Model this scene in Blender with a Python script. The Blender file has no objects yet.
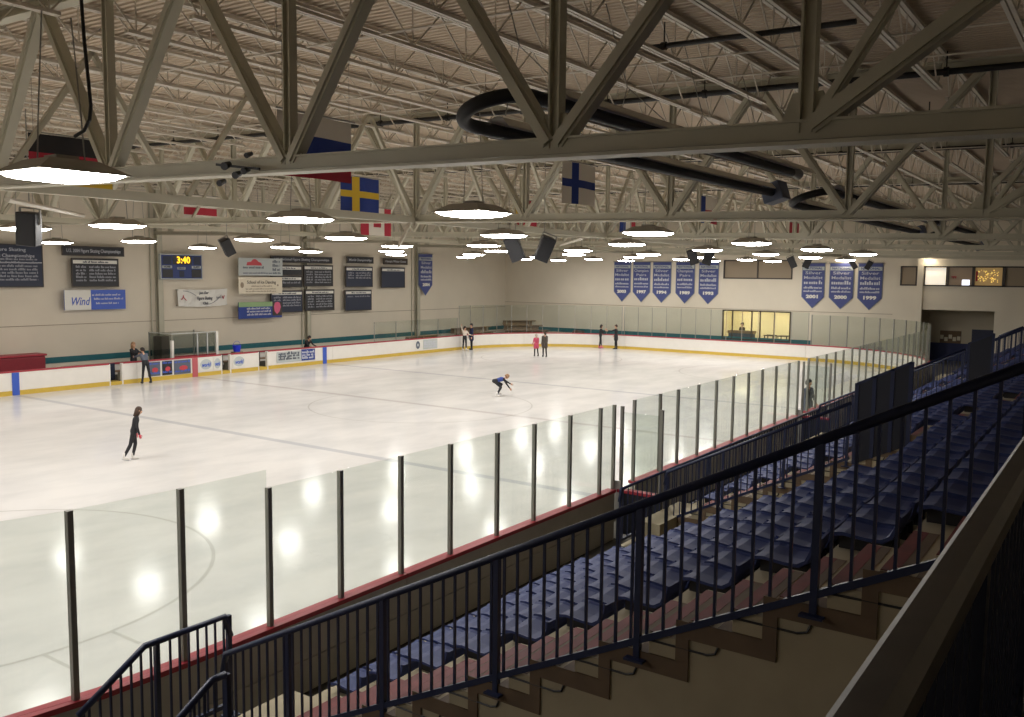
import bpy, math, random
from mathutils import Vector, Matrix, Euler
random.seed(7)
SC = bpy.context.scene
COL = SC.collection

# ------------------------------------------------------------------ helpers
def lin(r, g, b):
    f = lambda c: (c/255/12.92) if c/255 <= .04045 else ((c/255+.055)/1.055)**2.4
    return (f(r), f(g), f(b), 1.0)

class MB:
    def __init__(s): s.v = []; s.f = []; s.m = []
    def quad(s, a, b, c, d, mi=0):
        n = len(s.v); s.v += [tuple(a), tuple(b), tuple(c), tuple(d)]; s.f.append((n, n+1, n+2, n+3)); s.m.append(mi)
    def box(s, x0, x1, y0, y1, z0, z1, mi=0):
        n = len(s.v)
        s.v += [(x0,y0,z0),(x1,y0,z0),(x1,y1,z0),(x0,y1,z0),(x0,y0,z1),(x1,y0,z1),(x1,y1,z1),(x0,y1,z1)]
        for q in ((0,3,2,1),(4,5,6,7),(0,1,5,4),(1,2,6,5),(2,3,7,6),(3,0,4,7)):
            s.f.append(tuple(n+i for i in q)); s.m.append(mi)
    def beam(s, p, q, w, h, up=(0,0,1), mi=0, off=(0,0)):
        """rectangular bar from p to q, w across, h along up"""
        p = Vector(p); q = Vector(q); d = (q-p).normalized(); u = Vector(up)
        r = d.cross(u)
        if r.length < 1e-4: r = d.cross(Vector((1,0,0)))
        r.normalize(); u = r.cross(d).normalized()
        n = len(s.v)
        for c in (p, q):
            for a, b in ((-1,-1),(1,-1),(1,1),(-1,1)):
                s.v.append(tuple(c + r*(a*w/2+off[0]) + u*(b*h/2+off[1])))
        for f in ((3,2,1,0),(4,5,6,7),(0,1,5,4),(1,2,6,5),(2,3,7,6),(3,0,4,7)):
            s.f.append(tuple(n+i for i in f)); s.m.append(mi)
    def hsec(s, p, q, w, h, t, up=(0,0,1)):
        """H / wide-flange bar: two flanges and a web"""
        s.beam(p, q, w, t, up, off=(0, h/2-t/2)); s.beam(p, q, w, t, up, off=(0, -h/2+t/2)); s.beam(p, q, t, h-2*t, up)
    def tube(s, pts, r, n=8, mi=0, cap=True):
        pts = [Vector(p) for p in pts]; k = len(pts)
        rs = r if isinstance(r, (list, tuple)) else [r]*k
        base = len(s.v); prev = None
        for i, p in enumerate(pts):
            d = ((pts[min(i+1,k-1)]-p).normalized() + (p-pts[max(i-1,0)]).normalized())
            d.normalize()
            if prev is None:
                a = d.cross(Vector((0,0,1)))
                if a.length < 1e-3: a = d.cross(Vector((1,0,0)))
            else: a = prev - d*prev.dot(d)
            a.normalize(); prev = a; b = d.cross(a)
            for j in range(n):
                t = 2*math.pi*j/n
                s.v.append(tuple(p + (a*math.cos(t)+b*math.sin(t))*rs[i]))
        for i in range(k-1):
            for j in range(n):
                s.f.append((base+i*n+j, base+i*n+(j+1)%n, base+(i+1)*n+(j+1)%n, base+(i+1)*n+j)); s.m.append(mi)
        if cap:
            s.f.append(tuple(base+j for j in range(n))[::-1]); s.m.append(mi)
            s.f.append(tuple(base+(k-1)*n+j for j in range(n))); s.m.append(mi)
    def prism(s, poly, axis, a, b, mi=0):
        """extrude polygon along axis from a to b; poly in the other two coords (cyclic order x,y,z)"""
        def P(u, v, w): return {'x': (w,u,v), 'y': (u,w,v), 'z': (u,v,w)}[axis]
        n = len(s.v); k = len(poly)
        for w in (a, b):
            for u, v in poly: s.v.append(P(u, v, w))
        s.f.append(tuple(n+i for i in range(k))[::-1]); s.m.append(mi)
        s.f.append(tuple(n+k+i for i in range(k))); s.m.append(mi)
        for i in range(k):
            j = (i+1) % k; s.f.append((n+i, n+j, n+k+j, n+k+i)); s.m.append(mi)
    def ball(s, c, rx, ry, rz, n=10, m=6, mi=0):
        b = len(s.v)
        for i in range(1, m):
            ph = math.pi*i/m
            for j in range(n):
                t = 2*math.pi*j/n
                s.v.append((c[0]+rx*math.sin(ph)*math.cos(t), c[1]+ry*math.sin(ph)*math.sin(t), c[2]+rz*math.cos(ph)))
        s.v.append((c[0],c[1],c[2]+rz)); s.v.append((c[0],c[1],c[2]-rz)); T = len(s.v)-2
        for i in range(m-2):
            for j in range(n):
                s.f.append((b+i*n+j, b+(i+1)*n+j, b+(i+1)*n+(j+1)%n, b+i*n+(j+1)%n)); s.m.append(mi)
        for j in range(n):
            s.f.append((T, b+j, b+(j+1)%n)); s.m.append(mi)
            s.f.append((T+1, b+(m-2)*n+(j+1)%n, b+(m-2)*n+j)); s.m.append(mi)
    def mesh(s, name, mats, smooth=False):
        me = bpy.data.meshes.new(name); me.from_pydata(s.v, [], s.f)
        for m in (mats if isinstance(mats, (list, tuple)) else [mats]): me.materials.append(m)
        me.polygons.foreach_set('material_index', s.m)
        if smooth: me.polygons.foreach_set('use_smooth', [True]*len(s.f))
        me.update(); return me
    def build(s, name, mats, parent=None, smooth=False, loc=None, bevel=0):
        return link(name, s.mesh(name, mats, smooth), parent, loc, bevel)

def link(name, me, parent=None, loc=None, bevel=0, rot=None):
    o = bpy.data.objects.new(name, me); COL.objects.link(o)
    if parent: o.parent = parent
    if loc: o.location = loc
    if rot: o.rotation_euler = rot
    if bevel:
        b = o.modifiers.new('Bevel', 'BEVEL'); b.width = bevel; b.segments = 2; b.limit_method = 'ANGLE'
    return o

def tag(o, label, cat, group=None, kind=None):
    o['label'] = label; o['category'] = cat
    if group: o['group'] = group
    if kind: o['kind'] = kind
    return o
def thing(name, label, cat, loc=(0,0,0), rz=0, group=None):
    o = bpy.data.objects.new(name, None); COL.objects.link(o); o.location = loc; o.rotation_euler = (0,0,rz); o.empty_display_size = .2
    return tag(o, label, cat, group)
def struct(o, label=None):
    o['kind'] = 'structure'
    if label: o['label'] = label
    return o
def dup(root, loc=None, rz=None, label=None, group=None):
    r = root.copy(); COL.objects.link(r)
    if loc is not None: r.location = loc
    if rz is not None: r.rotation_euler = (r.rotation_euler[0], r.rotation_euler[1], rz)
    if label: r['label'] = label
    if group: r['group'] = group
    for ch in list(root.children):
        c = ch.copy(); COL.objects.link(c); c.parent = r
        for g in list(ch.children):
            d = g.copy(); COL.objects.link(d); d.parent = c
    return r

# ------------------------------------------------------------------ materials
def mat(name, col, rough=.6, metal=0., noise=0., nscale=6., bump=0., spec=.5, col2=None):
    m = bpy.data.materials.new(name); m.use_nodes = True
    nt = m.node_tree; b = nt.nodes['Principled BSDF']
    c = lin(*col); b.inputs['Base Color'].default_value = c
    b.inputs['Roughness'].default_value = rough; b.inputs['Metallic'].default_value = metal
    b.inputs['Specular IOR Level'].default_value = spec
    if noise or bump:
        tc = nt.nodes.new('ShaderNodeTexCoord'); n = nt.nodes.new('ShaderNodeTexNoise')
        n.inputs['Scale'].default_value = nscale; n.inputs['Detail'].default_value = 5
        nt.links.new(tc.outputs['Object'], n.inputs['Vector'])
        if noise:
            r = nt.nodes.new('ShaderNodeValToRGB')
            c2 = lin(*col2) if col2 else tuple(x*(1-noise) for x in c[:3])+(1,)
            r.color_ramp.elements[0].position = .3; r.color_ramp.elements[1].position = .7
            r.color_ramp.elements[0].color = c2; r.color_ramp.elements[1].color = c
            nt.links.new(n.outputs['Fac'], r.inputs['Fac']); nt.links.new(r.outputs['Color'], b.inputs['Base Color'])
        if bump:
            bp = nt.nodes.new('ShaderNodeBump'); bp.inputs['Strength'].default_value = bump; bp.inputs['Distance'].default_value = .02
            nt.links.new(n.outputs['Fac'], bp.inputs['Height']); nt.links.new(bp.outputs['Normal'], b.inputs['Normal'])
    return m
def emat(name, col, strength, rough=.5):
    m = bpy.data.materials.new(name); m.use_nodes = True; b = m.node_tree.nodes['Principled BSDF']
    b.inputs['Base Color'].default_value = lin(*col); b.inputs['Emission Color'].default_value = lin(*col)
    b.inputs['Emission Strength'].default_value = strength; b.inputs['Roughness'].default_value = rough
    return m
def glass(name, tint, refl=.5):
    m = bpy.data.materials.new(name); m.use_nodes = True; nt = m.node_tree; nt.nodes.clear()
    out = nt.nodes.new('ShaderNodeOutputMaterial'); mx = nt.nodes.new('ShaderNodeMixShader')
    t = nt.nodes.new('ShaderNodeBsdfTransparent'); g = nt.nodes.new('ShaderNodeBsdfGlossy'); f = nt.nodes.new('ShaderNodeFresnel')
    t.inputs['Color'].default_value = (*tint, 1); g.inputs['Roughness'].default_value = .04; g.inputs['Color'].default_value = (.9,.95,.92,1)
    f.inputs['IOR'].default_value = 1.45
    mu = nt.nodes.new('ShaderNodeMath'); mu.operation = 'MULTIPLY'; mu.inputs[1].default_value = refl
    ge = nt.nodes.new('ShaderNodeNewGeometry'); inv = nt.nodes.new('ShaderNodeMath'); inv.operation = 'SUBTRACT'; inv.inputs[0].default_value = 1
    m2 = nt.nodes.new('ShaderNodeMath'); m2.operation = 'MULTIPLY'
    nt.links.new(ge.outputs['Backfacing'], inv.inputs[1]); nt.links.new(f.outputs['Fac'], mu.inputs[0]); nt.links.new(mu.outputs[0], m2.inputs[0]); nt.links.new(inv.outputs[0], m2.inputs[1])
    nt.links.new(m2.outputs[0], mx.inputs['Fac'])
    nt.links.new(t.outputs[0], mx.inputs[1]); nt.links.new(g.outputs[0], mx.inputs[2]); nt.links.new(mx.outputs[0], out.inputs['Surface'])
    return m
def ice_mat(name, col, col2):
    m = bpy.data.materials.new(name); m.use_nodes = True; nt = m.node_tree; b = nt.nodes['Principled BSDF']
    tc = nt.nodes.new('ShaderNodeTexCoord')
    mp = nt.nodes.new('ShaderNodeMapping'); mp.inputs['Scale'].default_value = (.25, .5, 1); mp.inputs['Rotation'].default_value = (0,0,.5)
    n1 = nt.nodes.new('ShaderNodeTexNoise'); n1.inputs['Scale'].default_value = 1.3; n1.inputs['Detail'].default_value = 7; n1.inputs['Roughness'].default_value = .62
    r = nt.nodes.new('ShaderNodeValToRGB'); r.color_ramp.elements[0].position = .35; r.color_ramp.elements[1].position = .62
    r.color_ramp.elements[0].color = lin(*col2); r.color_ramp.elements[1].color = lin(*col)
    nt.links.new(tc.outputs['Object'], mp.inputs['Vector']); nt.links.new(mp.outputs[0], n1.inputs['Vector'])
    nt.links.new(n1.outputs['Fac'], r.inputs['Fac']); nt.links.new(r.outputs[0], b.inputs['Base Color'])
    # cut marks left by blades: fine stretched noise on the roughness
    mp2 = nt.nodes.new('ShaderNodeMapping'); mp2.inputs['Scale'].default_value = (.6, 9, 1); mp2.inputs['Rotation'].default_value = (0,0,.9)
    n2 = nt.nodes.new('ShaderNodeTexNoise'); n2.inputs['Scale'].default_value = 2.; n2.inputs['Detail'].default_value = 4
    mr = nt.nodes.new('ShaderNodeMapRange'); mr.inputs['To Min'].default_value = .095; mr.inputs['To Max'].default_value = .16
    nt.links.new(tc.outputs['Object'], mp2.inputs['Vector']); nt.links.new(mp2.outputs[0], n2.inputs['Vector'])
    nt.links.new(n2.outputs['Fac'], mr.inputs['Value']); nt.links.new(mr.outputs[0], b.inputs['Roughness'])
    b.inputs['IOR'].default_value = 1.31; b.inputs['Specular IOR Level'].default_value = .09
    return m

M = dict(
 ice=ice_mat('ice', (226,223,219), (211,209,206)),
 iceblue=ice_mat('ice_blue_line', (199,199,200), (190,190,192)),
 icered=ice_mat('ice_red_line', (206,201,197), (197,192,189)),
 icecirc=ice_mat('ice_circle_line', (206,203,197), (196,193,188)),
 wall=mat('painted_block_wall', (222,212,193), .75, noise=.07, nscale=.5),
 teal=mat('teal_wall_paint', (34,104,112), .55, noise=.15, nscale=3),
 floor=mat('rubber_floor', (84,80,74), .8, noise=.2, nscale=4),
 deck=mat('roof_deck_paint', (188,171,149), .7, noise=.12, nscale=.6),
 steel=mat('beige_steel_paint', (186,181,161), .5, noise=.08, nscale=2),
 joist=mat('light_joist_paint', (200,192,177), .5),
 board=mat('white_board_plastic', (232,228,220), .35, noise=.04, nscale=3),
 boardback=mat('board_back_plywood', (192,187,178), .7, noise=.15, nscale=3),
 kick=mat('yellow_kick_plastic', (208,176,72), .4, noise=.08, nscale=4),
 cap=mat('red_cap_plastic', (170,50,64), .45, noise=.1, nscale=5),
 pink=mat('red_board_line', (186,92,98), .45), bluel=mat('blue_board_line', (58,92,190), .45),
 post=mat('grey_aluminium', (138,136,128), .5, metal=.1), postlight=mat('pale_aluminium', (196,198,196), .4, metal=.3),
 glass=glass('rink_glass', (.90,.925,.905), .8), glass2=glass('end_glass', (.905,.93,.915), .8), boxglass=glass('tinted_box_glass', (.78,.80,.79), .8),
 rail=mat('navy_rail_paint', (29,39,74), .42, noise=.15, nscale=8), railblack=mat('black_rail_paint', (24,28,44), .42, noise=.1, nscale=8),
 guard=mat('brushed_guard_cap', (100,94,88), .42, metal=.35, noise=.2, nscale=10),
 seat=mat('blue_seat_plastic', (45,59,112), .6, noise=.08, nscale=20), bracket=mat('seat_bracket_steel', (48,48,52), .5, metal=.3),
 conc=mat('concrete', (176,164,138), .8, noise=.14, nscale=2.5, bump=.1),
 nosing=mat('red_step_paint', (126,44,46), .6, noise=.35, nscale=5), brown=mat('brown_edge_paint', (112,92,72), .7, noise=.25, nscale=4),
 black=mat('black_plastic', (30,30,33), .5), darkmetal=mat('black_tube', (24,24,25), .65), reflector=mat('heater_reflector', (222,215,200), .5, metal=.1),
 burner=mat('burner_box_paint', (84,92,112), .5),
 shade=mat('lamp_shade_paint', (150,144,130), .45, noise=.05), lens=emat('lamp_lens', (252,249,245), 50),
 navy=mat('record_board_navy', (36,44,66), .5), navyblack=mat('record_board_black', (34,36,42), .5), white=mat('white_vinyl', (226,224,216), .5),
 letter=mat('pale_lettering', (196,198,206), .5), dimletter=mat('dim_lettering', (150,152,160), .5),
 pblue=mat('banner_blue_felt', (80,88,140), .85, noise=.1, nscale=10), silver=mat('banner_silver_band', (186,192,190), .6), border=mat('banner_border', (120,130,150), .7),
 cream=mat('cream_vinyl', (222,212,190), .5), red=mat('red_print', (190,64,74), .5), green=mat('green_print', (140,170,120), .5), vblue=mat('bright_blue_print', (66,96,190), .5),
 sblue=mat('scoreboard_blue', (34,54,116), .45), yellowled=emat('amber_digits', (255,196,40), 1.6), amberdim=emat('pale_amber_lights', (236,204,110), .8), darkled=mat('dark_display', (26,24,26), .3),
 redpad=mat('red_vinyl_pad', (140,36,48), .5, noise=.1), wood=mat('bleacher_wood', (150,124,98), .6, noise=.2, nscale=5),
 skin=mat('skin', (206,160,132), .55), hairbrown=mat('brown_hair', (70,50,38), .6), hairblond=mat('light_brown_hair', (150,116,84), .6), hairdark=mat('dark_hair', (40,32,30), .6), hairgrey=mat('pale_hair', (190,180,166), .6),
 clblack=mat('black_cloth', (34,34,38), .8), clnavy=mat('navy_cloth', (34,40,74), .8), clblue=mat('blue_cloth', (50,70,140), .8), clgrey=mat('grey_cloth', (92,98,112), .8), clpink=mat('pink_cloth', (204,84,110), .8),
 clcream=mat('pale_cloth', (214,200,186), .8), clbrown=mat('brown_cloth', (74,66,58), .8), skate=mat('white_skate_leather', (226,222,216), .4), skateblack=mat('black_skate_leather', (32,32,34), .4), skatepink=mat('pink_skate_cover', (214,96,132), .6),
 blade=mat('skate_blade', (200,204,210), .25, metal=.9), glove=mat('red_glove', (206,70,84), .7), eye=mat('eye_dark', (30,24,22), .3), lip=mat('lip', (170,96,88), .5),
 fblue=mat('flag_navy', (34,58,134), .8), fyellow=mat('flag_yellow', (220,184,56), .8), fwhite=mat('flag_white', (222,216,204), .8), fred=mat('flag_red', (176,44,62), .8), fblack=mat('flag_black', (38,36,38), .8),
 winframe=mat('dark_window_frame', (60,52,46), .5), blind=mat('tan_blind', (150,134,112), .6), warmwall=mat('warm_room_wall', (238,230,200), .7),
 warm=emat('warm_room_light', (255,232,194), 26), litblind=emat('lit_window_blind', (250,240,222), .55), roomtan=emat('dim_room_window', (140,120,98), .12), roomgold=emat('gold_lit_window', (170,138,88), .3), screen=emat('white_screen', (235,240,255), 1.4),
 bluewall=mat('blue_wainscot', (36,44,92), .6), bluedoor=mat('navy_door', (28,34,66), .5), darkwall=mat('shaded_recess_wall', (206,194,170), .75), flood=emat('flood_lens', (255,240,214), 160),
 cork=mat('poster_brown', (120,96,72), .7), pipe=mat('black_iron_pipe', (40,38,36), .5, metal=.3), bluebright=mat('bright_blue_plastic', (40,60,215), .5),
)

# the room's colours come from its own lamps; the world adds a faint warm fill
w = bpy.data.worlds.new('World'); SC.world = w; w.use_nodes = True
w.node_tree.nodes['Background'].inputs[0].default_value = (.9,.85,.75,1); w.node_tree.nodes['Background'].inputs[1].default_value = .01

# ------------------------------------------------------------------ camera
CX, CY, CZ, YAW, PIT, ROL, FPX = -27.2197, -8.4546, 5.3368, .6091, -.0952, .0108, 885.33
cam = bpy.data.objects.new('camera', bpy.data.cameras.new('camera')); COL.objects.link(cam); SC.camera = cam
f = Vector((math.cos(PIT)*math.cos(YAW), math.cos(PIT)*math.sin(YAW), math.sin(PIT)))
r0 = Vector((math.sin(YAW), -math.cos(YAW), 0)); u0 = r0.cross(f)
r = r0*math.cos(ROL)+u0*math.sin(ROL); u = u0*math.cos(ROL)-r0*math.sin(ROL)
cam.matrix_world = Matrix(((r.x,u.x,-f.x,CX),(r.y,u.y,-f.y,CY),(r.z,u.z,-f.z,CZ),(0,0,0,1)))
cam.data.sensor_width = 36; cam.data.lens = FPX/1024*36; cam.data.clip_start = .05; cam.data.clip_end = 300

# ------------------------------------------------------------------ room shell
XE, YF, YN, XN = 33.0, 34.3, -13.0, -38.0     # end wall, far wall, near wall, wall behind the camera
def roofz(y): return 9.45+.02*y
def wall_holes(name, axis, c, th, u0, u1, z0, z1, holes, m, label):
    """a wall in plane axis=c (thickness th towards +), with rectangular openings (ua,ub,za,zb)"""
    us = sorted({u0, u1, *[h[0] for h in holes], *[h[1] for h in holes]}); zs = sorted({z0, z1, *[h[2] for h in holes], *[h[3] for h in holes]})
    mb = MB()
    for a, b in zip(us, us[1:]):
        for p, q in zip(zs, zs[1:]):
            if any(h[0] <= a and b <= h[1] and h[2] <= p and q <= h[3] for h in holes): continue
            if axis == 'x': mb.box(c, c+th, a, b, p, q)
            else: mb.box(a, b, c, c+th, p, q)
    return struct(mb.build(name, m), label)
WINS = [(2.66,3.64),(.94,2.27),(-.5,.94),(-2.12,-.5),(-3.7,-2.12)]
holes = [(10.46,15.33,.9,2.98),(10.48,15.36,5.17,6.48),(-1.75,2.3,0,3.4)] + [(a,b,4.87,6.1) for a, b in WINS]
wall_holes('wall_end', 'x', XE, .3, YN, YF+.3, 0, 10.3, holes, M['wall'], 'cream end wall behind the rink with hanging blue banners')
wall_holes('wall_far', 'y', YF, .3, XN, XE, 0, 10.3, [], M['wall'], 'cream side wall with record boards and a scoreboard')
wall_holes('wall_near', 'y', YN-.3, .3, XN, XE+.3, 0, 10.3, [], M['wall'], 'cream wall behind the stands')
wall_holes('wall_back', 'x', XN-.3, .3, YN, YF, 0, 10.3, [], M['wall'], 'cream wall behind the camera')
mb = MB(); mb.box(XN, XE+4, YN, YF, -.3, -.012); struct(mb.build('floor', M['floor']), 'dark rubber floor around the rink')
# roof deck with real flutes running across the building
mb = MB(); x = XN
while x < XE:
    prof = [(x,0),(x+.07,0),(x+.085,.03),(x+.135,.03),(x+.15,0)]
    for (xa,za),(xb,zb) in zip(prof, prof[1:]):
        mb.quad((xa,YN,roofz(YN)+za),(xa,YF,roofz(YF)+za),(xb,YF,roofz(YF)+zb),(xb,YN,roofz(YN)+zb))
    x += .15
mb.quad((XN,YN,roofz(YN)+.2),(XE,YN,roofz(YN)+.2),(XE,YF,roofz(YF)+.2),(XN,YF,roofz(YF)+.2))
struct(mb.build('ceiling', M['deck']), 'fluted metal roof deck')
# teal band and thin rails on the walls
mb = MB(); mb.box(XN, XE, YF-.03, YF, .78, 1.07); struct(mb.build('trim_1', M['teal']), 'teal band along the far side wall')
mb = MB(); mb.box(XE-.03, XE, 9.0, YF, .78, 1.10); struct(mb.build('trim_2', M['teal']), 'teal band along the end wall')
mb = MB(); mb.box(XN, XE, YF-.02, YF, 2.62, 2.65); struct(mb.build('trim_3', M['blind']), 'thin joint line on the far side wall')
mb = MB(); mb.box(XE-.02, XE, 4, YF, 3.02, 3.05); struct(mb.build('trim_4', M['blind']), 'thin joint line on the end wall')
for i, (xa, xb) in enumerate(((.55,1.15),(10.98,11.5),(21.35,22.1))):
    mb = MB(); xm = (xa+xb)/2; mb.hsec((xm,YF-.16,0),(xm,YF-.16,9.8), .3, .3, .025, up=(0,1,0))
    mb.tube([(xa-.12,YF-.06,0),(xa-.12,YF-.06,9.0)], .035)
    o = struct(mb.build('wall_column', M['steel'])); o['label'] = ['steel column left of the scoreboard','steel column behind the middle record boards','steel column beside the hanging blue banner on the side wall'][i]
mb = MB(); mb.box(XE-.2, XE, 2.28, 2.62, 0, 9.6); struct(mb.build('wall_pilaster', M['wall']), 'pale corner pilaster by the recess')

# recess below the mezzanine, with its door and notice board
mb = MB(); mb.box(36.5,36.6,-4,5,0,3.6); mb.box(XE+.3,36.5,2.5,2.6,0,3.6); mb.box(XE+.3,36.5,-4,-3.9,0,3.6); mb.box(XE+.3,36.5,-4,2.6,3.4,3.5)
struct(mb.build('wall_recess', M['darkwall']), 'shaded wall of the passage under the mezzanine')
mb = MB(); mb.box(36.45,36.5,-4,2.5,0,1.15); struct(mb.build('wall_wainscot', M['bluewall']), 'blue lower wall in the passage')
d = MB(); d.box(36.4,36.48,-1.5,-.15,0,2.1); o = struct(d.build('door_1', M['bluedoor']), 'navy door in the passage')
h_ = MB(); h_.tube([(36.36,-.3,1.0),(36.36,-.3,1.2)], .02); h_.build('door_handle', M['postlight'], o)
t = thing('notice_board', 'brown notice board with pale papers on the passage wall', 'notice board', (36.46,1.1,1.55))
mb = MB(); mb.box(-.03,.03,-.62,.62,-.4,.4); mb.build('board_panel', M['cork'], t)
for i in range(5):
    mb = MB(); yy = -.5+.25*i; zz = random.uniform(-.3,.0); mb.box(-.045,-.03,yy-.1,yy+.1,zz,zz+.26); mb.build('paper', M['cream'], t)

# windows of the end wall
def window(name, y0, y1, z0, z1, panes, m, label, mull=()):
    mb = MB(); t_ = .08
    mb.box(XE-.05,XE+.12,y0,y1,z0,z0+t_); mb.box(XE-.05,XE+.12,y0,y1,z1-t_,z1); mb.box(XE-.05,XE+.12,y0,y0+t_,z0,z1); mb.box(XE-.05,XE+.12,y1-t_,y1,z0,z1)
    for ym in mull: mb.box(XE-.03,XE+.1,ym-.03,ym+.03,z0,z1)
    fr = struct(mb.build(name, M['winframe']), label)
    if m:
        p = MB(); p.box(XE+.06,XE+.08,y0+t_,y1-t_,z0+t_,z1-t_); p.build('window_pane', m, fr)
    return fr
window('window_1', 10.48,15.36,5.17,6.48, 2, M['blind'], 'wide tan window high on the end wall', (12.9,))
win_m = [M['blind'], M['litblind'], M['roomtan'], M['roomgold'], M['blind']]
win_l = ['dull tan mezzanine window left of the bright one','bright white lit mezzanine window','brown mezzanine window with a white screen','gold lit mezzanine window','dull mezzanine window at the right end']
for i, (a, b) in enumerate(WINS):
    fr = window('window_%d' % (i+2), a, b, 4.87, 6.1, 1, win_m[i], win_l[i])
    if i == 2:
        p = MB(); p.box(XE+.04,XE+.058,-.3,.12,4.95,5.28); p.build('lit_screen', M['screen'], fr)
        p = MB()
        for k in range(4): p.box(XE+.04,XE+.058,.45+.07*k,.5+.07*k,5.35+.06*(k%2),5.5)
        p.build('small_sign', M['fred'], fr)
    if i == 3:
        p = MB(); rr = random.Random(3)
        for k in range(60):
            y = rr.uniform(-1.85,-.75); z = rr.uniform(5.1,5.85); p.box(XE+.04,XE+.058,y,y+rr.uniform(.02,.08),z,z+.05)
        p.build('display_lights', M['amberdim'], fr)
        p = MB(); p.box(XE+.04,XE+.058,-.72,-.62,5.2,5.8); p.build('red_display', M['fred'], fr)
# lit office behind the lower window
fr = window('window_7', 10.46,15.33,.9,2.98, 4, None, 'wide warm lit window behind the end glass', (14.6,13.2,12.6,11.6))
p = MB(); p.box(XE+.2,XE+.21,10.5,15.3,.95,2.93); p.build('window_pane', M['glass2'], fr)
mb = MB(); mb.box(37.0,37.1,9.5,16.3,0,3.4); mb.box(XE+.3,37,9.4,9.5,0,3.4); mb.box(XE+.3,37,16.3,16.4,0,3.4); mb.box(XE+.3,37,9.5,16.3,3.3,3.4)
struct(mb.build('wall_office', M['warmwall']), 'warm yellow wall of the room behind the window')
for k in range(2):
    t = thing('office_light', 'warm ceiling light in the room behind the end window, %s' % ('over the counter' if k else 'over the tables'), 'light', (35.4, 11.8+2.8*k, 3.2), 0, 'office lights')
    mb = MB(); mb.box(-.35,.35,-.9,.9,-.02,.06); mb.build('housing', M['white'], t)
    mb = MB(); mb.box(-.3,.3,-.85,.85,-.05,-.02); mb.build('diffuser', M['warm'], t)
t = thing('counter', 'long grey counter with a brown top inside the lit room', 'counter', (34.0, 14.2, 0))
mb = MB(); mb.box(-.25,.25,-.85,.95,0,1.3); mb.build('counter_body', M['clgrey'], t); mb = MB(); mb.box(-.3,.3,-.9,1.0,1.3,1.48); mb.build('counter_top', M['wood'], t)
for k, (yy, lab) in enumerate(((12.3,'nearest the counter'),(11.35,'nearest the window end'))):
    t = thing('office_table', 'small dark table in the lit room, the one %s' % lab, 'table', (34.4, yy, 0), 0, 'office tables')
    mb = MB(); mb.box(-.4,.4,-.36,.36,1.18,1.24); mb.build('table_slab', M['winframe'], t)
    for sx in (-.34,.34):
        for sy in (-.3,.3):
            mb = MB(); mb.box(sx-.03,sx+.03,sy-.03,sy+.03,0,1.18); mb.build('leg', M['winframe'], t)

# ------------------------------------------------------------------ ice and markings
R_ = 8.5; LX = 30.0; WY = 30.0
def arc(cx, cy, r, a0, a1, n=14): return [(cx+r*math.cos(math.radians(a0+(a1-a0)*i/n)), cy+r*math.sin(math.radians(a0+(a1-a0)*i/n))) for i in range(n+1)]
outline = arc(LX-R_, R_, R_, -90, 0)+arc(LX-R_, WY-R_, R_, 0, 90)+arc(-LX+R_, WY-R_, R_, 90, 180)+arc(-LX+R_, R_, R_, 180, 270)
mb = MB(); mb.prism(outline, 'z', -.01, 0); struct(mb.build('floor_ice', M['ice']), 'white sheet of skating ice')
def flat(name, polys, m, label):
    mb = MB()
    for p in polys: mb.quad(*[(a,b,.003) for a,b in p])
    return struct(mb.build(name, m), label)
def hline(x, wd): return [(x-wd/2,.02),(x+wd/2,.02),(x+wd/2,WY-.02),(x-wd/2,WY-.02)]
def ring(cx, cy, r, wd=.05, n=64):
    out = []
    for i in range(n):
        a, b = 2*math.pi*i/n, 2*math.pi*(i+1)/n
        out.append([(cx+(r-wd/2)*math.cos(a),cy+(r-wd/2)*math.sin(a)),(cx+(r+wd/2)*math.cos(a),cy+(r+wd/2)*math.sin(a)),(cx+(r+wd/2)*math.cos(b),cy+(r+wd/2)*math.sin(b)),(cx+(r-wd/2)*math.cos(b),cy+(r-wd/2)*math.sin(b))])
    return out
flat('floor_marking_blue', [hline(-8.76,.3), hline(8.76,.3)], M['iceblue'], 'two faint blue lines across the ice')
flat('floor_marking_red', [hline(0,.3)], M['icered'], 'faint red centre line across the ice')
circ = []
for cx in (-20.7, 20.7):
    for cy in (8.1, 21.9):
        circ += ring(cx, cy, 4.5, .07)
        for s1 in (-1,1):
            for s2 in (-1,1):
                circ.append([(cx+s1*.5-.03,cy+s2*4.5),(cx+s1*.5+.03,cy+s2*4.5),(cx+s1*.5+.03,cy+s2*5.2),(cx+s1*.5-.03,cy+s2*5.2)])
circ += ring(0, 15, 4.5, .06)
circ.append([(-26-.03,2.2),(-26+.03,2.2),(-26+.03,27.8),(-26-.03,27.8)]); circ.append([(26-.03,2.2),(26+.03,2.2),(26+.03,27.8),(26-.03,27.8)])
flat('floor_marking_circles', circ, M['icecirc'], 'faint face-off circles and goal lines on the ice')

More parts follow.
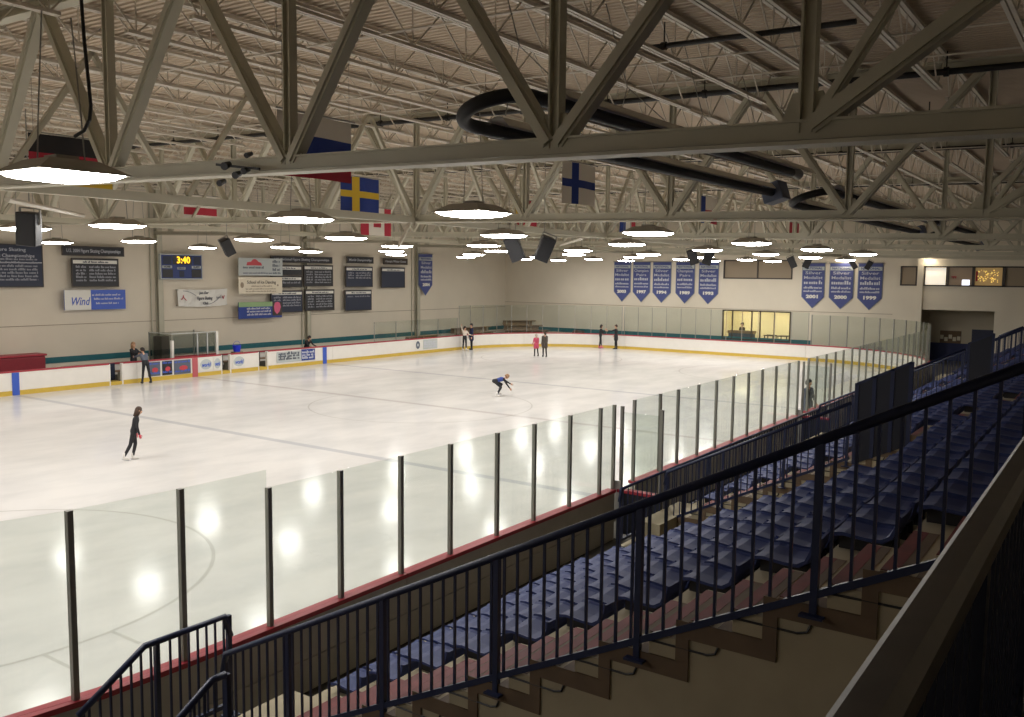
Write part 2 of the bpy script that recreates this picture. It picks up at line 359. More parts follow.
# ------------------------------------------------------------------ dasher boards
def off_path(path, d):
    """offset open polyline outward (to the right of travel, i.e. away from the ice for a counter-clockwise path)"""
    out = []
    for i, p in enumerate(path):
        a = Vector(path[max(i-1,0)]); b = Vector(path[min(i+1,len(path)-1)]); t_ = (b-a).normalized(); n = Vector((t_.y,-t_.x))
        out.append((p[0]+n.x*d, p[1]+n.y*d))
    return out
def strip(path, d0, d1, z0, z1, mb, mi=0):
    A = off_path(path, d0); B = off_path(path, d1)
    for i in range(len(path)-1):
        a, b, c, e = A[i], A[i+1], B[i+1], B[i]
        n = len(mb.v); mb.v += [(a[0],a[1],z0),(b[0],b[1],z0),(c[0],c[1],z0),(e[0],e[1],z0),(a[0],a[1],z1),(b[0],b[1],z1),(c[0],c[1],z1),(e[0],e[1],z1)]
        fs = [(0,3,2,1),(4,5,6,7),(0,1,5,4),(2,3,7,6)]
        if i == 0: fs.append((3,0,4,7))
        if i == len(path)-2: fs.append((1,2,6,5))
        for q in fs: mb.f.append(tuple(n+k for k in q)); mb.m.append(mi)
def board(path, label, z1=1.03, group='dasher boards round the ice', kick=True):
    t_ = thing('dasher_board', label, 'rink board', (path[0][0], path[0][1], 0), 0, group)
    P = [(a-path[0][0], b-path[0][1]) for a, b in path]
    for i, j in ((0,1),(-1,-2)):
        dv_ = Vector(P[j])-Vector(P[i]); dv_ = dv_.normalized()*.006; P[i] = (P[i][0]+dv_.x, P[i][1]+dv_.y)
    m1 = MB(); strip(P, 0, .03, 0, z1-.06, m1); m1.build('board_panel', M['board'], t_)
    m1 = MB(); strip(P, .031, .14, 0, z1-.06, m1); strip(P, .141, .18, .38, .44, m1); m1.build('board_back', M['boardback'], t_)
    m1 = MB(); strip(P, -.02, .17, z1-.06, z1, m1); m1.build('cap_rail', M['cap'], t_)
    if kick:
        m1 = MB(); strip(P, -.012, -.001, 0, .2, m1); m1.build('kick_plate', M['kick'], t_)
    return t_
seg = lambda x0, x1, y, n=4: [(x0+(x1-x0)*i/n, y) for i in range(n+1)]
board(arc(-LX+R_,R_,R_,180,270)+[(-17.9,0)], 'white dasher board curving round the corner under the tallest near panes')
board(seg(-17.9,-11.62,0), 'near dasher board run with its red cap ending at the open gate')
board(seg(-10.74,.36,0), 'near dasher board run between the two stand side gates')
board(seg(1.4,21.5,0), 'near dasher board run beyond the second gate')
board(arc(LX-R_,R_,R_,-90,0), 'dasher board curving round the far corner by the stands')
board([(LX,R_),(LX,15),(LX,21.5)], 'end dasher board below the lit window')
board(arc(LX-R_,WY-R_,R_,0,90), 'dasher board curving round the corner by the bleachers')
FY = WY
board([(21.5,FY),(16,FY),(9.4,FY)], 'far dasher board between the corner and the second blue line')
board([(9.4,FY),(4.63,FY)], 'far dasher board with the blue advert and the blue line')
board([(3.95,FY),(2.2,FY)], 'short far dasher board with one round emblem between two bench gates')
board([(1.58,FY),(-3.16,FY)], 'far dasher board with the dark adverts and red centre line')
board([(-3.16,FY),(-3.87,FY)], 'narrow white far board panel beside the bench gate')
board([(-4.56,FY),(-8,FY),(-13,FY),(-21.5,FY)], 'long plain far dasher board with the first blue line')
board(arc(-LX+R_,WY-R_,R_,90,180), 'dasher board of the far corner nearest the camera end')
board([(-LX,21.5),(-LX,15),(-LX,8.5)], 'dasher board of the near end')
# line marks, adverts and emblems fixed on the far boards
def plate(name, x0, x1, z0, z1, m, label, cat, y=FY-.016, th=.01):
    mb = MB(); mb.box(x0,x1,y-th,y,z0,z1); return tag(mb.build(name, m), label, cat)
plate('line_marker', -8.91,-8.61,.0,.96,M['bluel'],'blue upright band on the far boards at the first blue line','board mark')
plate('line_marker', 8.61,8.91,.0,.96,M['bluel'],'blue upright band on the far boards at the second blue line','board mark')
plate('line_marker', -.16,.16,.0,.96,M['pink'],'red upright band on the far boards at the centre line','board mark')
def words(mb, x0, x1, z, h, rnd, plane='y', c=0, gap=.3, sign=1, fill=1.):
    """a row of word-like strokes too small to read"""
    x = x0
    while x < x1:
        wd = rnd.uniform(1.5,5)*h*.7; e = min(x+wd, x1)
        k = x
        while k < e:
            hh = h*rnd.choice((.62,.62,.7,1.))
            if plane == 'y': mb.box(k, min(k+h*.42,e), c-.004, c, z, z+hh)
            else: mb.box(c-.004, c, -min(k+h*.42,e), -k, z, z+hh)
            k += h*.58
        x = e+h*gap*1.6
rnd = random.Random(11)
def text(s, parent, m, size, loc, rot, width=None, bold=0., shear=0., align='CENTER', name='lettering'):
    cu = bpy.data.curves.new('t', 'FONT'); cu.body = s; cu.size = size; cu.extrude = .004; cu.align_x = align; cu.align_y = 'CENTER'; cu.offset = bold; cu.shear = shear; cu.resolution_u = 2
    tmp = bpy.data.objects.new('t', cu); COL.objects.link(tmp)
    dg = bpy.context.evaluated_depsgraph_get(); dg.update()
    me = bpy.data.meshes.new_from_object(tmp.evaluated_get(dg)); bpy.data.objects.remove(tmp); bpy.data.curves.remove(cu)
    if width and me.vertices:
        xs = [v.co.x for v in me.vertices]; k = width/(max(xs)-min(xs))
        for v in me.vertices: v.co.x *= k
    me.materials.clear(); me.materials.append(m); me.name = name
    return link(name, me, parent, loc, 0, rot)
RY = (math.pi/2, 0, 0)                    # reads towards -Y (far wall)
RX = (math.pi/2, 0, -math.pi/2)           # reads towards -X (end wall)
def advert(x0, x1, z0, z1, m, label, deco):
    t_ = thing('board_advert', label, 'advert', ((x0+x1)/2, FY-.016, (z0+z1)/2), 0, 'adverts on the far boards')
    mb = MB(); hw, hh = (x1-x0)/2, (z1-z0)/2; mb.box(-hw,hw,-.008,0,-hh,hh); mb.build('advert_sheet', m, t_)
    deco(t_, hw, hh); return t_
def dec_oval(t_, hw, hh):
    mb = MB(); mb.prism([(.85*hw*math.cos(a*.2618), .8*hh*math.sin(a*.2618)) for a in range(24)], 'y', -.013, -.0085); mb.build('oval', M['silver'], t_)
    text('world', t_, M['vblue'], .3, (0,-.016,-.03), RY, width=1.3*hw, bold=.008, shear=.3)
def dec_red(t_, hw, hh):
    mb = MB(); mb.prism([(.12*hw+.5*hw*math.cos(a*.2618), -.05+.34*hh*math.sin(a*.2618)) for a in range(24)], 'y', -.012, -.0085); mb.build('red_badge', M['red'], t_)
    mb = MB()
    for k in (-.7,.62): words(mb, -.9*hw, .9*hw, k*hh, .11, rnd, 'y', -.009)
    mb.build('lettering', M['vblue'], t_)
def dec_text(t_, hw, hh):
    mb = MB()
    for k in (-.55,-.05,.4): words(mb, -.85*hw, .85*hw, k*hh, .16, rnd, 'y', -.009)
    mb.build('lettering', M['navy'], t_)
def dec_pale(t_, hw, hh):
    mb = MB()
    for k in (-.7,-.2,.3): words(mb, -.9*hw, .9*hw, k*hh, .15, rnd, 'y', -.009)
    mb.build('lettering', M['letter'], t_)
advert(-2.6,-1.95,.24,.93,M['clgrey'],'dark advert with a red badge, first beside the bench gate',dec_red)
advert(-1.85,-1.3,.24,.93,M['navyblack'],'near black advert with a red badge, second beside the bench gate',dec_red)
advert(-1.2,-.25,.22,.92,M['clgrey'],'wide grey advert with a red badge left of the red line',dec_red)
advert(.24,1.05,.26,.92,M['white'],'white advert with a pale oval right of the red line',dec_oval)
advert(1.1,1.56,.26,.92,M['white'],'white advert with a pale oval cut by the dark bench gate',dec_oval)
advert(2.28,3.08,.26,.92,M['white'],'white advert with a pale oval right of the dark bench gate',dec_oval)
advert(5.2,6.95,.3,.9,M['silver'],'pale advert with dark lettering left of the blue advert',dec_text)
advert(6.98,8.0,.3,.94,M['clblue'],'blue advert with pale lettering beside the second blue line',dec_pale)
advert(16.75,17.25,.3,.9,M['white'],'small white advert with a round grey emblem',lambda t_,hw,hh: [ (lambda mb: (mb.prism([(.2*math.cos(a*.2618),.26*math.sin(a*.2618)) for a in range(24)],'y',-.012,-.0085), mb.build('round_emblem', M['clgrey'], t_)))(MB()), (lambda mb: (mb.prism([(.08*math.cos(a*.2618),.1*math.sin(a*.2618)) for a in range(24)],'y',-.016,-.0125), mb.build('emblem_centre', M['silver'], t_)))(MB()) ])
advert(17.55,19.0,.28,.92,M['silver'],'pale grey blue advert in the far board near the corner',dec_pale)
# bench gates standing open: dark gaps with a low door
def bench_gate(x0, x1, m, label):
    t_ = thing('bench_gate', label, 'gate', ((x0+x1)/2, FY+.1, 0)); hw = (x1-x0)/2
    mb = MB(); mb.box(-hw+.02,hw-.02,.55,.6,.1,.95); mb.build('gate_leaf', m, t_)
    mb = MB(); mb.box(-hw,-hw+.06,-.1,.06,0,1.0); mb.box(hw-.06,hw,-.1,.06,0,1.0); mb.box(-hw,hw,-.06,.06,0,.03); mb.build('gate_frame', M['board'], t_)
    mb = MB(); mb.box(-hw+.06,hw-.06,-.08,.5,.0,.16); mb.build('gate_sill', M['kick'], t_)
    return t_
bench_gate(-4.56,-3.87,M['navy'],'open bench gate with a blue edge in the far boards')
bench_gate(1.58,2.2,M['navyblack'],'black open bench gate between two oval adverts')
bench_gate(3.95,4.63,M['clbrown'],'brown open bench gate right of the oval adverts')

# ------------------------------------------------------------------ glass round the rink
PW = .06
post_me = MB(); post_me.box(-.03,.03,-.03,.03,0,1); post_mesh = post_me.mesh('glass_post', M['post'])
slim = MB(); slim.box(-.017,.017,-.02,.02,0,1); postl_mesh = slim.mesh('glass_post_slim', M['post'])
def gpost(x, y, z0, z1, rz, label, group, me=None):
    o = link('glass_post', me or post_mesh, None, (x,y,z0), 0, (0,0,rz)); o.scale = (1,1,z1-z0); return tag(o, label, 'glass post', group)
def gpane(p, q, z0, z1, label, group, m):
    p = Vector((*p,0)); q = Vector((*q,0)); d_ = q-p; mb = MB(); L_ = d_.length; mb.box(-L_/2+.034,L_/2-.034,-.006,.006,0,z1-z0)
    o = mb.build('safety_glass', m, None, loc=((p.x+q.x)/2,(p.y+q.y)/2,z0)); o.rotation_euler = (0,0,math.atan2(d_.y,d_.x)); return tag(o, label, 'glass', group)
GY = -.09
near_x = [-22.71,-21.52,-20.32,-19.14,-17.96,-16.84,-15.62,-14.52,-13.32,-12.18,-11.62]
near_x2 = [-10.74,-9.5,-8.56,-7.4,-6.28,-5.12,-4.02,-2.92,-1.74,-.56,.36]
near_x3 = [1.4,2.34,3.42,4.56,5.6,6.8,7.9]+[7.9+1.13*k for k in range(1,13)]
ordn = ['first','second','third','fourth','fifth','sixth','seventh','eighth','ninth','tenth','eleventh','twelfth','thirteenth','fourteenth','fifteenth','sixteenth','seventeenth','eighteenth','nineteenth','twentieth']
def near_y(x):
    return GY+.0 if x > -21.5 else R_-math.sqrt(max((R_+.09)**2-(x+21.5)**2,0))
def run(xs, where, first_top=None):
    for i, x in enumerate(xs):
        gpost(x, near_y(x), 1.03, 2.97 if x < -21 else 2.75, 0, 'grey glass post on the near boards, %s %s' % (ordn[i], where), 'near glass posts')
    for i, (a, b) in enumerate(zip(xs, xs[1:])):
        zt = 2.97 if b < -20 else 2.75
        gpane((a,near_y(a)), (b,near_y(b)), 1.03, zt, 'clear glass panel on the near boards, %s %s' % (ordn[i], where), 'near glass panels', M['glass'])
run(near_x, 'from the bottom left corner')
run(near_x2, 'past the open gate')
run(near_x3, 'past the second gate')
gpane((-24.0,near_y(-24.)), (-22.71,near_y(-22.71)), 1.03, 2.97, 'clear glass panel cut by the left edge, at the near boards', 'near glass panels', M['glass'])
# gates in the near boards, swung open towards the stands
def rink_gate(xh, wd, label):
    t_ = thing('rink_gate', label, 'gate', (xh, -.16, 0))
    mb = MB(); mb.box(-.05,.05,-wd,0,.12,.97); mb.build('gate_leaf', M['navyblack'], t_)
    mb = MB(); mb.box(-.08,.08,-wd-.02,0,.97,1.03); mb.build('cap_rail', M['cap'], t_)
    mb = MB(); mb.box(-.06,.0,-.07,.1,.0,1.2); mb.build('hinge_post', M['postlight'], t_)
    for yy in (-.05, -wd+.03):
        mb = MB(); mb.box(-.03,.03,yy-.03,yy+.03,1.03,2.72); mb.build('glass_upright', M['post'], t_)
    mb = MB(); mb.box(-.006,.006,-wd+.05,-.08,1.03,2.6); mb.build('gate_glass', M['glass'], t_)
    mb = MB(); mb.tube([(.09,-wd+.12,.7),(.13,-wd+.12,.7),(.13,-wd+.12,.9),(.09,-wd+.12,.9)], .014, 6); mb.build('latch_handle', M['postlight'], t_)
    return t_
rink_gate(-11.5, .95, 'open rink gate with a red cap swung towards the stands')
rink_gate(.5, .9, 'second open rink gate farther along the near boards')
# end and corner glass: (path outside the ice) from the stands corner round to the far side
def glass_run(pts, ztop, pre, grp, me=None):
    for i, p in enumerate(pts):
        a = Vector(pts[max(i-1,0)]); b = Vector(pts[min(i+1,len(pts)-1)]); rz = math.atan2(b.y-a.y, b.x-a.x)
        gpost(p[0], p[1], 1.03, ztop, rz, 'thin glass post %s' % pre, grp, me)
    for p, q in zip(pts, pts[1:]): gpane(p, q, 1.03, ztop, 'pale greenish glass panel %s' % pre, grp+' panels', M['glass2'])
co = .09
glass_run(arc(LX-R_,R_,R_+co,-88,-2,11), 2.95, 'in the curved corner by the stands', 'stands corner glass')
ys = [8.4]+[8.4+1.1*k for k in range(1,13)]
glass_run([(LX+co,y) for y in ys if y < 22], 3.08, 'along the end boards', 'end glass', postl_mesh)
glass_run(arc(LX-R_,WY-R_,R_+co,2,90,11), 3.08, 'in the curved corner by the bleachers', 'bleacher corner glass', postl_mesh)
glass_run([(21.3,WY+co),(19.2,WY+co),(17.1,WY+co),(15.0,WY+co),(13.0,WY+co)], 2.25, 'on the far boards, lower than the corner glass', 'far side glass', postl_mesh)

# ------------------------------------------------------------------ behind the far boards
t = thing('scorers_box', 'grey glazed scorers box with pale posts behind the centre boards', 'scorers box', (.81, 31.9, 0))
mb = MB(); mb.box(-1.35,1.35,-.8,1.2,.0,.12); mb.build('box_floor', M['floor'], t)
mb = MB(); mb.box(-1.3,1.3,-.83,-.79,.12,1.0); mb.build('front_panel', M['redpad'], t)
for k, (xx, yy, mm, zz) in enumerate(((-1.33,-.8,'board',1.8),(.15,-.8,'postlight',2.1),(1.33,-.8,'board',2.15),(-1.33,1.15,'post',2.15),(1.33,1.15,'post',2.15),(.75,-.8,'postlight',2.1))):
    mb = MB(); e_ = .065 if mm == 'board' else .03; mb.box(xx-e_,xx+e_,yy-e_,yy+e_,0,zz); mb.build('post', M[mm], t)
for a, b in ((-1.25,.1),(.2,.7),(.8,1.25)):
    mb = MB(); mb.box(a,b,-.81,-.795,1.05,2.08); mb.build('front_glass', M['boxglass'], t)
mb = MB(); mb.box(-1.28,1.28,1.15,1.165,.3,2.1); mb.build('back_glass', M['boxglass'], t)
for xx in (-1.34,1.34):
    mb = MB(); mb.box(xx-.008,xx+.008,-.72,1.1,.5,2.1); mb.build('side_glass', M['boxglass'], t)
mb = MB(); mb.box(-1.2,-.75,.3,1.0,.12,1.95); mb.build('cabinet', M['clbrown'], t)
mb = MB(); mb.box(-1.36,1.36,-.82,-.78,2.12,2.16); mb.box(-1.36,-1.32,-.8,1.17,2.12,2.16); mb.build('top_rail', M['postlight'], t)
t = thing('padded_barrier', 'dark red padded barrier block behind the far boards at the left edge', 'barrier', (-7.6, 33.4, 0))
mb = MB(); mb.box(-1.7,1.7,-.4,.4,0,1.3); mb.build('barrier_pad', M['redpad'], t, bevel=.06)
mb = MB(); mb.box(-1.75,1.75,-.45,.45,1.3,1.4); mb.build('barrier_top', M['cap'], t, bevel=.03)
def players_bench(x0, x1, label):
    t_ = thing('players_bench', label, 'bench', ((x0+x1)/2, 31.6, 0), 0, 'player benches'); hw = (x1-x0)/2
    mb = MB(); mb.box(-hw,hw,-.2,.2,.42,.48); mb.build('bench_slab', M['wood'], t_)
    mb = MB(); mb.box(-hw,hw,.72,.78,.2,.72); mb.build('back_wall', M['board'], t_)
    mb = MB(); mb.box(-hw,hw,.66,.84,.72,.79); mb.build('back_cap', M['cap'], t_)
    for k in range(4):
        xx = -hw+.3+(2*hw-.6)*k/3; mb = MB(); mb.box(xx-.04,xx+.04,-.15,.15,0,.42); mb.build('leg', M['steel'], t_)
players_bench(-5.5,-1.7,'players bench with a red capped back left of the scorers box')
players_bench(2.8,9.0,'players bench with a red capped back right of the scorers box')
t = thing('bucket', 'bright blue bucket standing behind the far boards', 'bucket', (3.35, 31.0, 1.0))
mb = MB(); mb.tube([(0,0,0),(0,0,.33),(0,0,.34)], [.17,.23,.24], 14); mb.build('bucket_body', M['bluebright'], t, smooth=False)
mb = MB(); mb.tube([(.23*math.cos(a*.314),0,.34+.23*math.sin(a*.314)) for a in range(11)], .01, 5); mb.build('bucket_handle', M['bluebright'], t)
t = thing('stool', 'tall wooden stool holding the blue bucket', 'stool', (3.35, 31.0, 0))
mb = MB(); mb.box(-.25,.25,-.2,.2,.95,1.0); mb.build('stool_slab', M['wood'], t)
for sx in (-.2,.2):
    for sy in (-.15,.15):
        mb = MB(); mb.box(sx-.02,sx+.02,sy-.02,sy+.02,0,.95); mb.build('leg', M['wood'], t)
def bleacher(x, y, rz, n, L_, label):
    t_ = thing('bleacher', label, 'bleacher', (x,y,0), rz, 'wooden bleachers in the corner')
    for k in range(n):
        mb = MB(); mb.box(-L_/2,L_/2,.5*k-.13,.5*k+.13,.46+.36*k,.51+.36*k); mb.build('bench_plank', M['wood'], t_)
        mb = MB(); mb.box(-L_/2,L_/2,.5*k+.16,.5*k+.4,.2+.36*k,.24+.36*k); mb.build('foot_plank', M['wood'], t_)
        mb = MB(); mb.box(-L_/2,L_/2,.5*k+.13,.5*k+.155,.1+.36*k,.46+.36*k); mb.build('riser_board', M['wood'], t_)
    for xx in (-L_/2+.3, 0, L_/2-.3):
        mb = MB(); mb.beam((xx,-.1,.1),(xx,.5*n-.3,.1+.36*(n-1)), .05,.05)
        for k in range(n): mb.beam((xx,.5*k,0),(xx,.5*k,.46+.36*k), .05,.05,(1,0,0))
        mb.build('frame', M['steel'], t_)
bleacher(31.7, 30.6, -.785-math.pi/4*0, 4, 4.4, 'tallest brown wooden bleacher across the corner')
bleacher(26.6, 32.0, -.1, 3, 4.2, 'lower brown wooden bleacher along the side wall')
bleacher(21.0, 32.4, 0, 2, 3.6, 'lowest brown wooden bleacher behind the far side glass')
t = thing('duffel_bag', 'brown bag lying on the end walkway against the teal band', 'bag', (31.5, 26.3, .0))
mb = MB(); mb.tube([(0,-.5,.77),(0,-.42,.77),(0,.42,.77),(0,.5,.77)], [.08,.3,.3,.08], 12); mb.build('bag_body', M['clbrown'], t, smooth=True)
mb = MB(); mb.tube([(0,-.2,1.0),(0,-.1,1.15),(0,.1,1.15),(0,.2,1.0)], .025, 6); mb.build('bag_handle', M['black'], t)
t = thing('storage_crate', 'dark crate under the brown bag on the end walkway', 'crate', (31.5,26.3,0))
mb = MB(); mb.box(-.35,.35,-.6,.6,0,.44); mb.build('crate_body', M['winframe'], t, bevel=.02)
mb = MB(); mb.box(-.37,.37,-.62,.62,.4,.455); mb.build('crate_lid', M['clbrown'], t)

# ------------------------------------------------------------------ signs on the far side wall
WY0 = YF-.3
def sign(name, x0, x1, z0, z1, m, label, cat, group=None, frame=None, y=WY0, th=.05):
    t_ = thing(name, label, cat, ((x0+x1)/2, y, (z0+z1)/2), 0, group); hw, hh = (x1-x0)/2, (z1-z0)/2
    mb = MB(); mb.box(-hw,hw,-th,0,-hh,hh); mb.build('sign_panel', m, t_)
    for s in (-.7,.7):
        mb = MB(); mb.box(s*hw-.03,s*hw+.03,0,YF-y,-.03,.03); mb.build('wall_bracket', M['post'], t_)
    if frame:
        mb = MB(); e = .05
        mb.box(-hw-e,hw+e,-th-.01,.01,hh,hh+e); mb.box(-hw-e,hw+e,-th-.01,.01,-hh-e,-hh); mb.box(-hw-e,-hw,-th-.01,.01,-hh,hh); mb.box(hw,hw+e,-th-.01,.01,-hh,hh); mb.build('sign_frame', frame, t_)
    return t_, hw, hh
def record_board(x0, x1, z0, z1, m, label, rows, band=True, two=True):
    t_, hw, hh = sign('record_board', x0, x1, z0, z1, m, label, 'record board', 'record boards on the side wall', M['winframe'])
    H = 2*hh; top = hh
    if band:
        mb = MB(); mb.box(-hw+.03,hw-.03,-.056,-.051,hh-.22,hh-.05); mb.build('title_strip', M['white'], t_)
        mb = MB(); words(mb, -hw*.55, hw*.6, hh-.18, .1, rnd, 'y', -.058); mb.build('title_lettering', M['navy'], t_); top = hh-.3
    if rows:
        mb = MB(); h = .115
        for k in range(rows):
            z = top-.13-k*.165
            if z < -hh+.1: break
            if two:
                words(mb, -hw*.86, -hw*.42, z, h, rnd, 'y', -.053); words(mb, -hw*.28, hw*.9, z, h, rnd, 'y', -.053)
            else: words(mb, -hw*.86, hw*.9, z, h, rnd, 'y', -.053)
        mb.build('record_lettering', M['dimletter'], t_)
    return t_, hw, hh
def header(x0, x1, z0, z1, s, label, m=None):
    t_, hw, hh = sign('header_sign', x0, x1, z0, z1, m or M['navyblack'], label, 'sign', 'header signs above the record boards', M['winframe'])
    text(s, t_, M['letter'], min(.3, hh*1.3), (0,-.056,0), RY, width=hw*1.8)
t_, hw, hh = record_board(-9.6,-5.42,4.52,6.42,M['navy'],'largest record board, cut by the left edge of the picture',7,band=False,two=True)
for o_ in list(t_.children):
    if o_.name.startswith('record_lettering'): o_.location.z = -.52; o_.scale.z = .95
text('U.S. Figure Skating', t_, M['letter'], .22, (.35,-.056,.74), RY, width=2.0)
text('and World Championships', t_, M['letter'], .22, (.45,-.056,.46), RY, width=2.6)
mb = MB(); mb.box(-hw,hw,-.056,-.051,.13,.17); mb.build('divider_line', M['letter'], t_)
header(-4.38,-1.27,6.05,6.43,'U.S. 2004 Figure Skating Championships','long dark header sign above the framed black record board')
record_board(-3.95,-1.6,4.52,5.84,M['navyblack'],'black framed record board above the white and blue banner',6)
t_, hw, hh = sign('wall_banner', -4.4,-1.22,3.34,4.32,M['vblue'],'white and blue banner with blue script below the black record board','banner')
mb = MB(); mb.box(-hw,-hw+1.33,-.056,-.051,-hh,hh); mb.build('white_half', M['white'], t_)
text('Wind', t_, M['vblue'], .55, (-hw+.75,-.062,-.08), RY, width=.95, bold=.006, shear=.3)
mb = MB()
for z, a, b in ((.2,-.2,1.3),(.0,-.1,1.45),(-.22,.0,1.2)): words(mb, a, b, z, .1, rnd, 'y', -.053)
mb.build('lettering', M['letter'], t_)
# scoreboard
t_, hw, hh = sign('scoreboard', .8,3.3,4.9,6.16,M['sblue'],'blue scoreboard with amber digits hung on the side wall','scoreboard', None, M['silver'], th=.16)
def pl(a,b,c,d,m,nm,dep=.168):
    mb = MB(); mb.box(a,b,-dep,-.16,c,d); return mb.build(nm, m, t_)
pl(-.55,.62,.12,.58,M['darkled'],'clock_display'); pl(-1.12,-.62,.12,.56,M['navy'],'score_display'); pl(.74,1.18,.12,.56,M['navy'],'score_display')
pl(-1.18,-.6,-.08,.06,M['silver'],'name_plate'); pl(.62,1.2,-.08,.06,M['silver'],'name_plate'); pl(-.28,.22,-.14,-.02,M['silver'],'name_plate')
pl(-1.18,-.55,-.58,-.14,M['darkled'],'penalty_display'); pl(.6,1.2,-.58,-.14,M['darkled'],'penalty_display'); pl(-.16,.14,-.56,-.22,M['navy'],'period_display')
text('3:40', t_, M['yellowled'], .5, (.1,-.175,.35), RY, width=.82, bold=.012, name='clock_digits')
text('HOME', t_, M['navy'], .12, (-.9,-.175,-.01), RY, width=.4, bold=.004); text('GUEST', t_, M['navy'], .12, (.91,-.175,-.01), RY, width=.42, bold=.004); text('PERIOD', t_, M['navy'], .1, (-.03,-.175,-.08), RY, width=.4, bold=.003)
# sagging white cloth banner
t_ = thing('cloth_banner', 'white cloth banner with swoops and dark lettering right of the column', 'banner', (3.52,YF-.2,3.86))
mb = MB(); N = 24
for i in range(N):
    for j in range(4):
        def pt(i_, j_):
            x_ = -1.6+3.2*i_/N; s_ = -.06*math.sin(math.pi*i_/N); z_ = .47-.94*j_/4
            return (x_, -.02-.03*math.sin(9*x_+j_)-.03*math.sin(4*x_), z_+s_)
        mb.quad(pt(i,j), pt(i,j+1), pt(i+1,j+1), pt(i+1,j))
mb.build('banner_cloth', M['white'], t_, smooth=True)
for sx in (-1.58,1.58):
    for sz in (.42,-.42):
        mb = MB(); mb.tube([(sx,-.04,sz),(sx,.188,sz)], .015, 6); mb.build('wall_tie', M['post'], t_)
text('Join Our', t_, M['navy'], .2, (.0,-.1,.24), RY, width=.62, bold=.004, shear=.2); text('Figure Skating', t_, M['navy'], .24, (.05,-.1,-.06), RY, width=1.0, bold=.004, shear=.2)
text('Club', t_, M['navy'], .2, (.1,-.1,-.34), RY, width=.34, bold=.004, shear=.2); text('Learn to', t_, M['clgrey'], .16, (1.05,-.1,-.03), RY, width=.5, shear=.2)
mb = MB()
for p_, q_ in (((-1.3,-.1,.02),(-1.42,-.1,-.12)),((-1.3,-.1,.02),(-1.12,-.1,-.16)),((-1.3,-.1,.02),(-1.3,-.1,.12)),((1.2,-.1,.05),(1.32,-.1,-.08)),((1.36,-.1,.08),(1.28,-.1,-.1))): mb.tube([p_,q_], .022, 5)
mb.build('skater_print', M['red'], t_)
mb = MB(); mb.tube([(-1.3+.1*k, -.085, .36-.012*k*(k*.35)) for k in range(9)], .012, 5); mb.tube([(.2+.12*k,-.09,-.4+.008*k*k) for k in range(9)], .012, 5); mb.build('swoop_print', M['clgrey'], t_)
# three stacked adverts
t_, hw, hh = sign('wall_advert', 5.62,8.82,5.08,6.1,M['silver'],'pale advert with a red domed emblem, top of a stack of three','advert','stacked wall adverts', y=YF-.62)
mb = MB(); mb.prism([(-1.05,.08),(-1.0,.26),(-.72,.3),(-.6,.42),(-.45,.46),(-.3,.4),(-.2,.3),(.0,.24),(.06,.08)], 'y', -.06, -.051); mb.build('red_emblem', M['red'], t_)
mb = MB(); words(mb,-1.3,.2,-.1,.15,rnd,'y',-.053); words(mb,-1.3,1.5,-.4,.1,rnd,'y',-.053)
for z in (.26,.02,-.22): words(mb,.85,1.4,z,.16,rnd,'y',-.053)
mb.build('lettering', M['clgrey'], t_)
t_, hw, hh = sign('wall_advert', 5.6,8.78,4.02,5.0,M['cream'],'cream advert for ice dancing, middle of a stack of three','advert','stacked wall adverts', y=YF-.62)
text('School of Ice Dancing', t_, M['clbrown'], .26, (.05,-.056,.18), RY, width=2.1, bold=.003)
mb = MB(); words(mb,-.7,.8,-.08,.09,rnd,'y',-.053); words(mb,-1.1,1.1,-.24,.08,rnd,'y',-.053); words(mb,-1.1,1.1,-.38,.08,rnd,'y',-.053)
mb.prism([(-1.35+.12*math.cos(a*.5236),.02+.17*math.sin(a*.5236)) for a in range(12)],'y',-.056,-.051); mb.prism([(1.25+.06*math.cos(a*.5236),.0+.06*math.sin(a*.5236)) for a in range(12)],'y',-.056,-.051)
mb.build('lettering', M['blind'], t_)
t_, hw, hh = sign('wall_advert', 5.56,8.74,2.58,3.54,M['clblue'],'blue and green advert with a pink flower shape, lowest of a stack of three','advert','stacked wall adverts', y=YF-.62)
mb = MB(); mb.box(-hw,hw*.55,-.056,-.051,hh-.28,hh); mb.build('green_strip', M['green'], t_)
mb = MB(); mb.prism([(1.26,.46),(1.42,.4),(1.5,.15),(1.4,-.12),(1.2,-.28),(1.02,-.1),(.98,.2),(1.06,.42)],'y',-.058,-.051); mb.build('pink_print', M['skatepink'], t_)
mb = MB(); mb.box(.86,hw,-.0565,-.051,-.36,.47); mb.build('dark_patch', M['winframe'], t_)
mb = MB()
for z in (.05,-.12,-.3): words(mb,-1.0,.75,z,.12,rnd,'y',-.053)
mb.build('lettering', M['letter'], t_)
header(8.25,13.15,5.92,6.24,'U.S. National Figure Skating Championships','longest dark header sign above the block of record boards')
record_board(8.26,10.6,5.15,5.68,M['navyblack'],'record board top left of the block, half behind the adverts',2)
record_board(8.25,10.6,4.42,5.04,M['navyblack'],'record board second down left of the block, half behind the adverts',2)
record_board(8.23,10.62,2.88,4.14,M['navy'],'record board low left of the block, beside the blue and green advert',4)
record_board(10.83,13.2,4.47,5.72,M['navyblack'],'record board upper right of the block of five',5)
record_board(10.92,13.3,2.93,4.18,M['navyblack'],'record board lower right of the block of five',5)
header(14.56,16.94,5.98,6.32,'World Championships','short dark header sign above the pair of navy boards')
record_board(14.43,16.86,4.4,5.68,M['navy'],'upper navy record board of the pair',3)
record_board(14.36,16.74,2.84,4.12,M['navy'],'lower navy record board of the pair',1)
header(18.03,20.4,5.95,6.28,'Olympic Winter Games','short dark header sign with a pale frame above the single board', M['clbrown'])
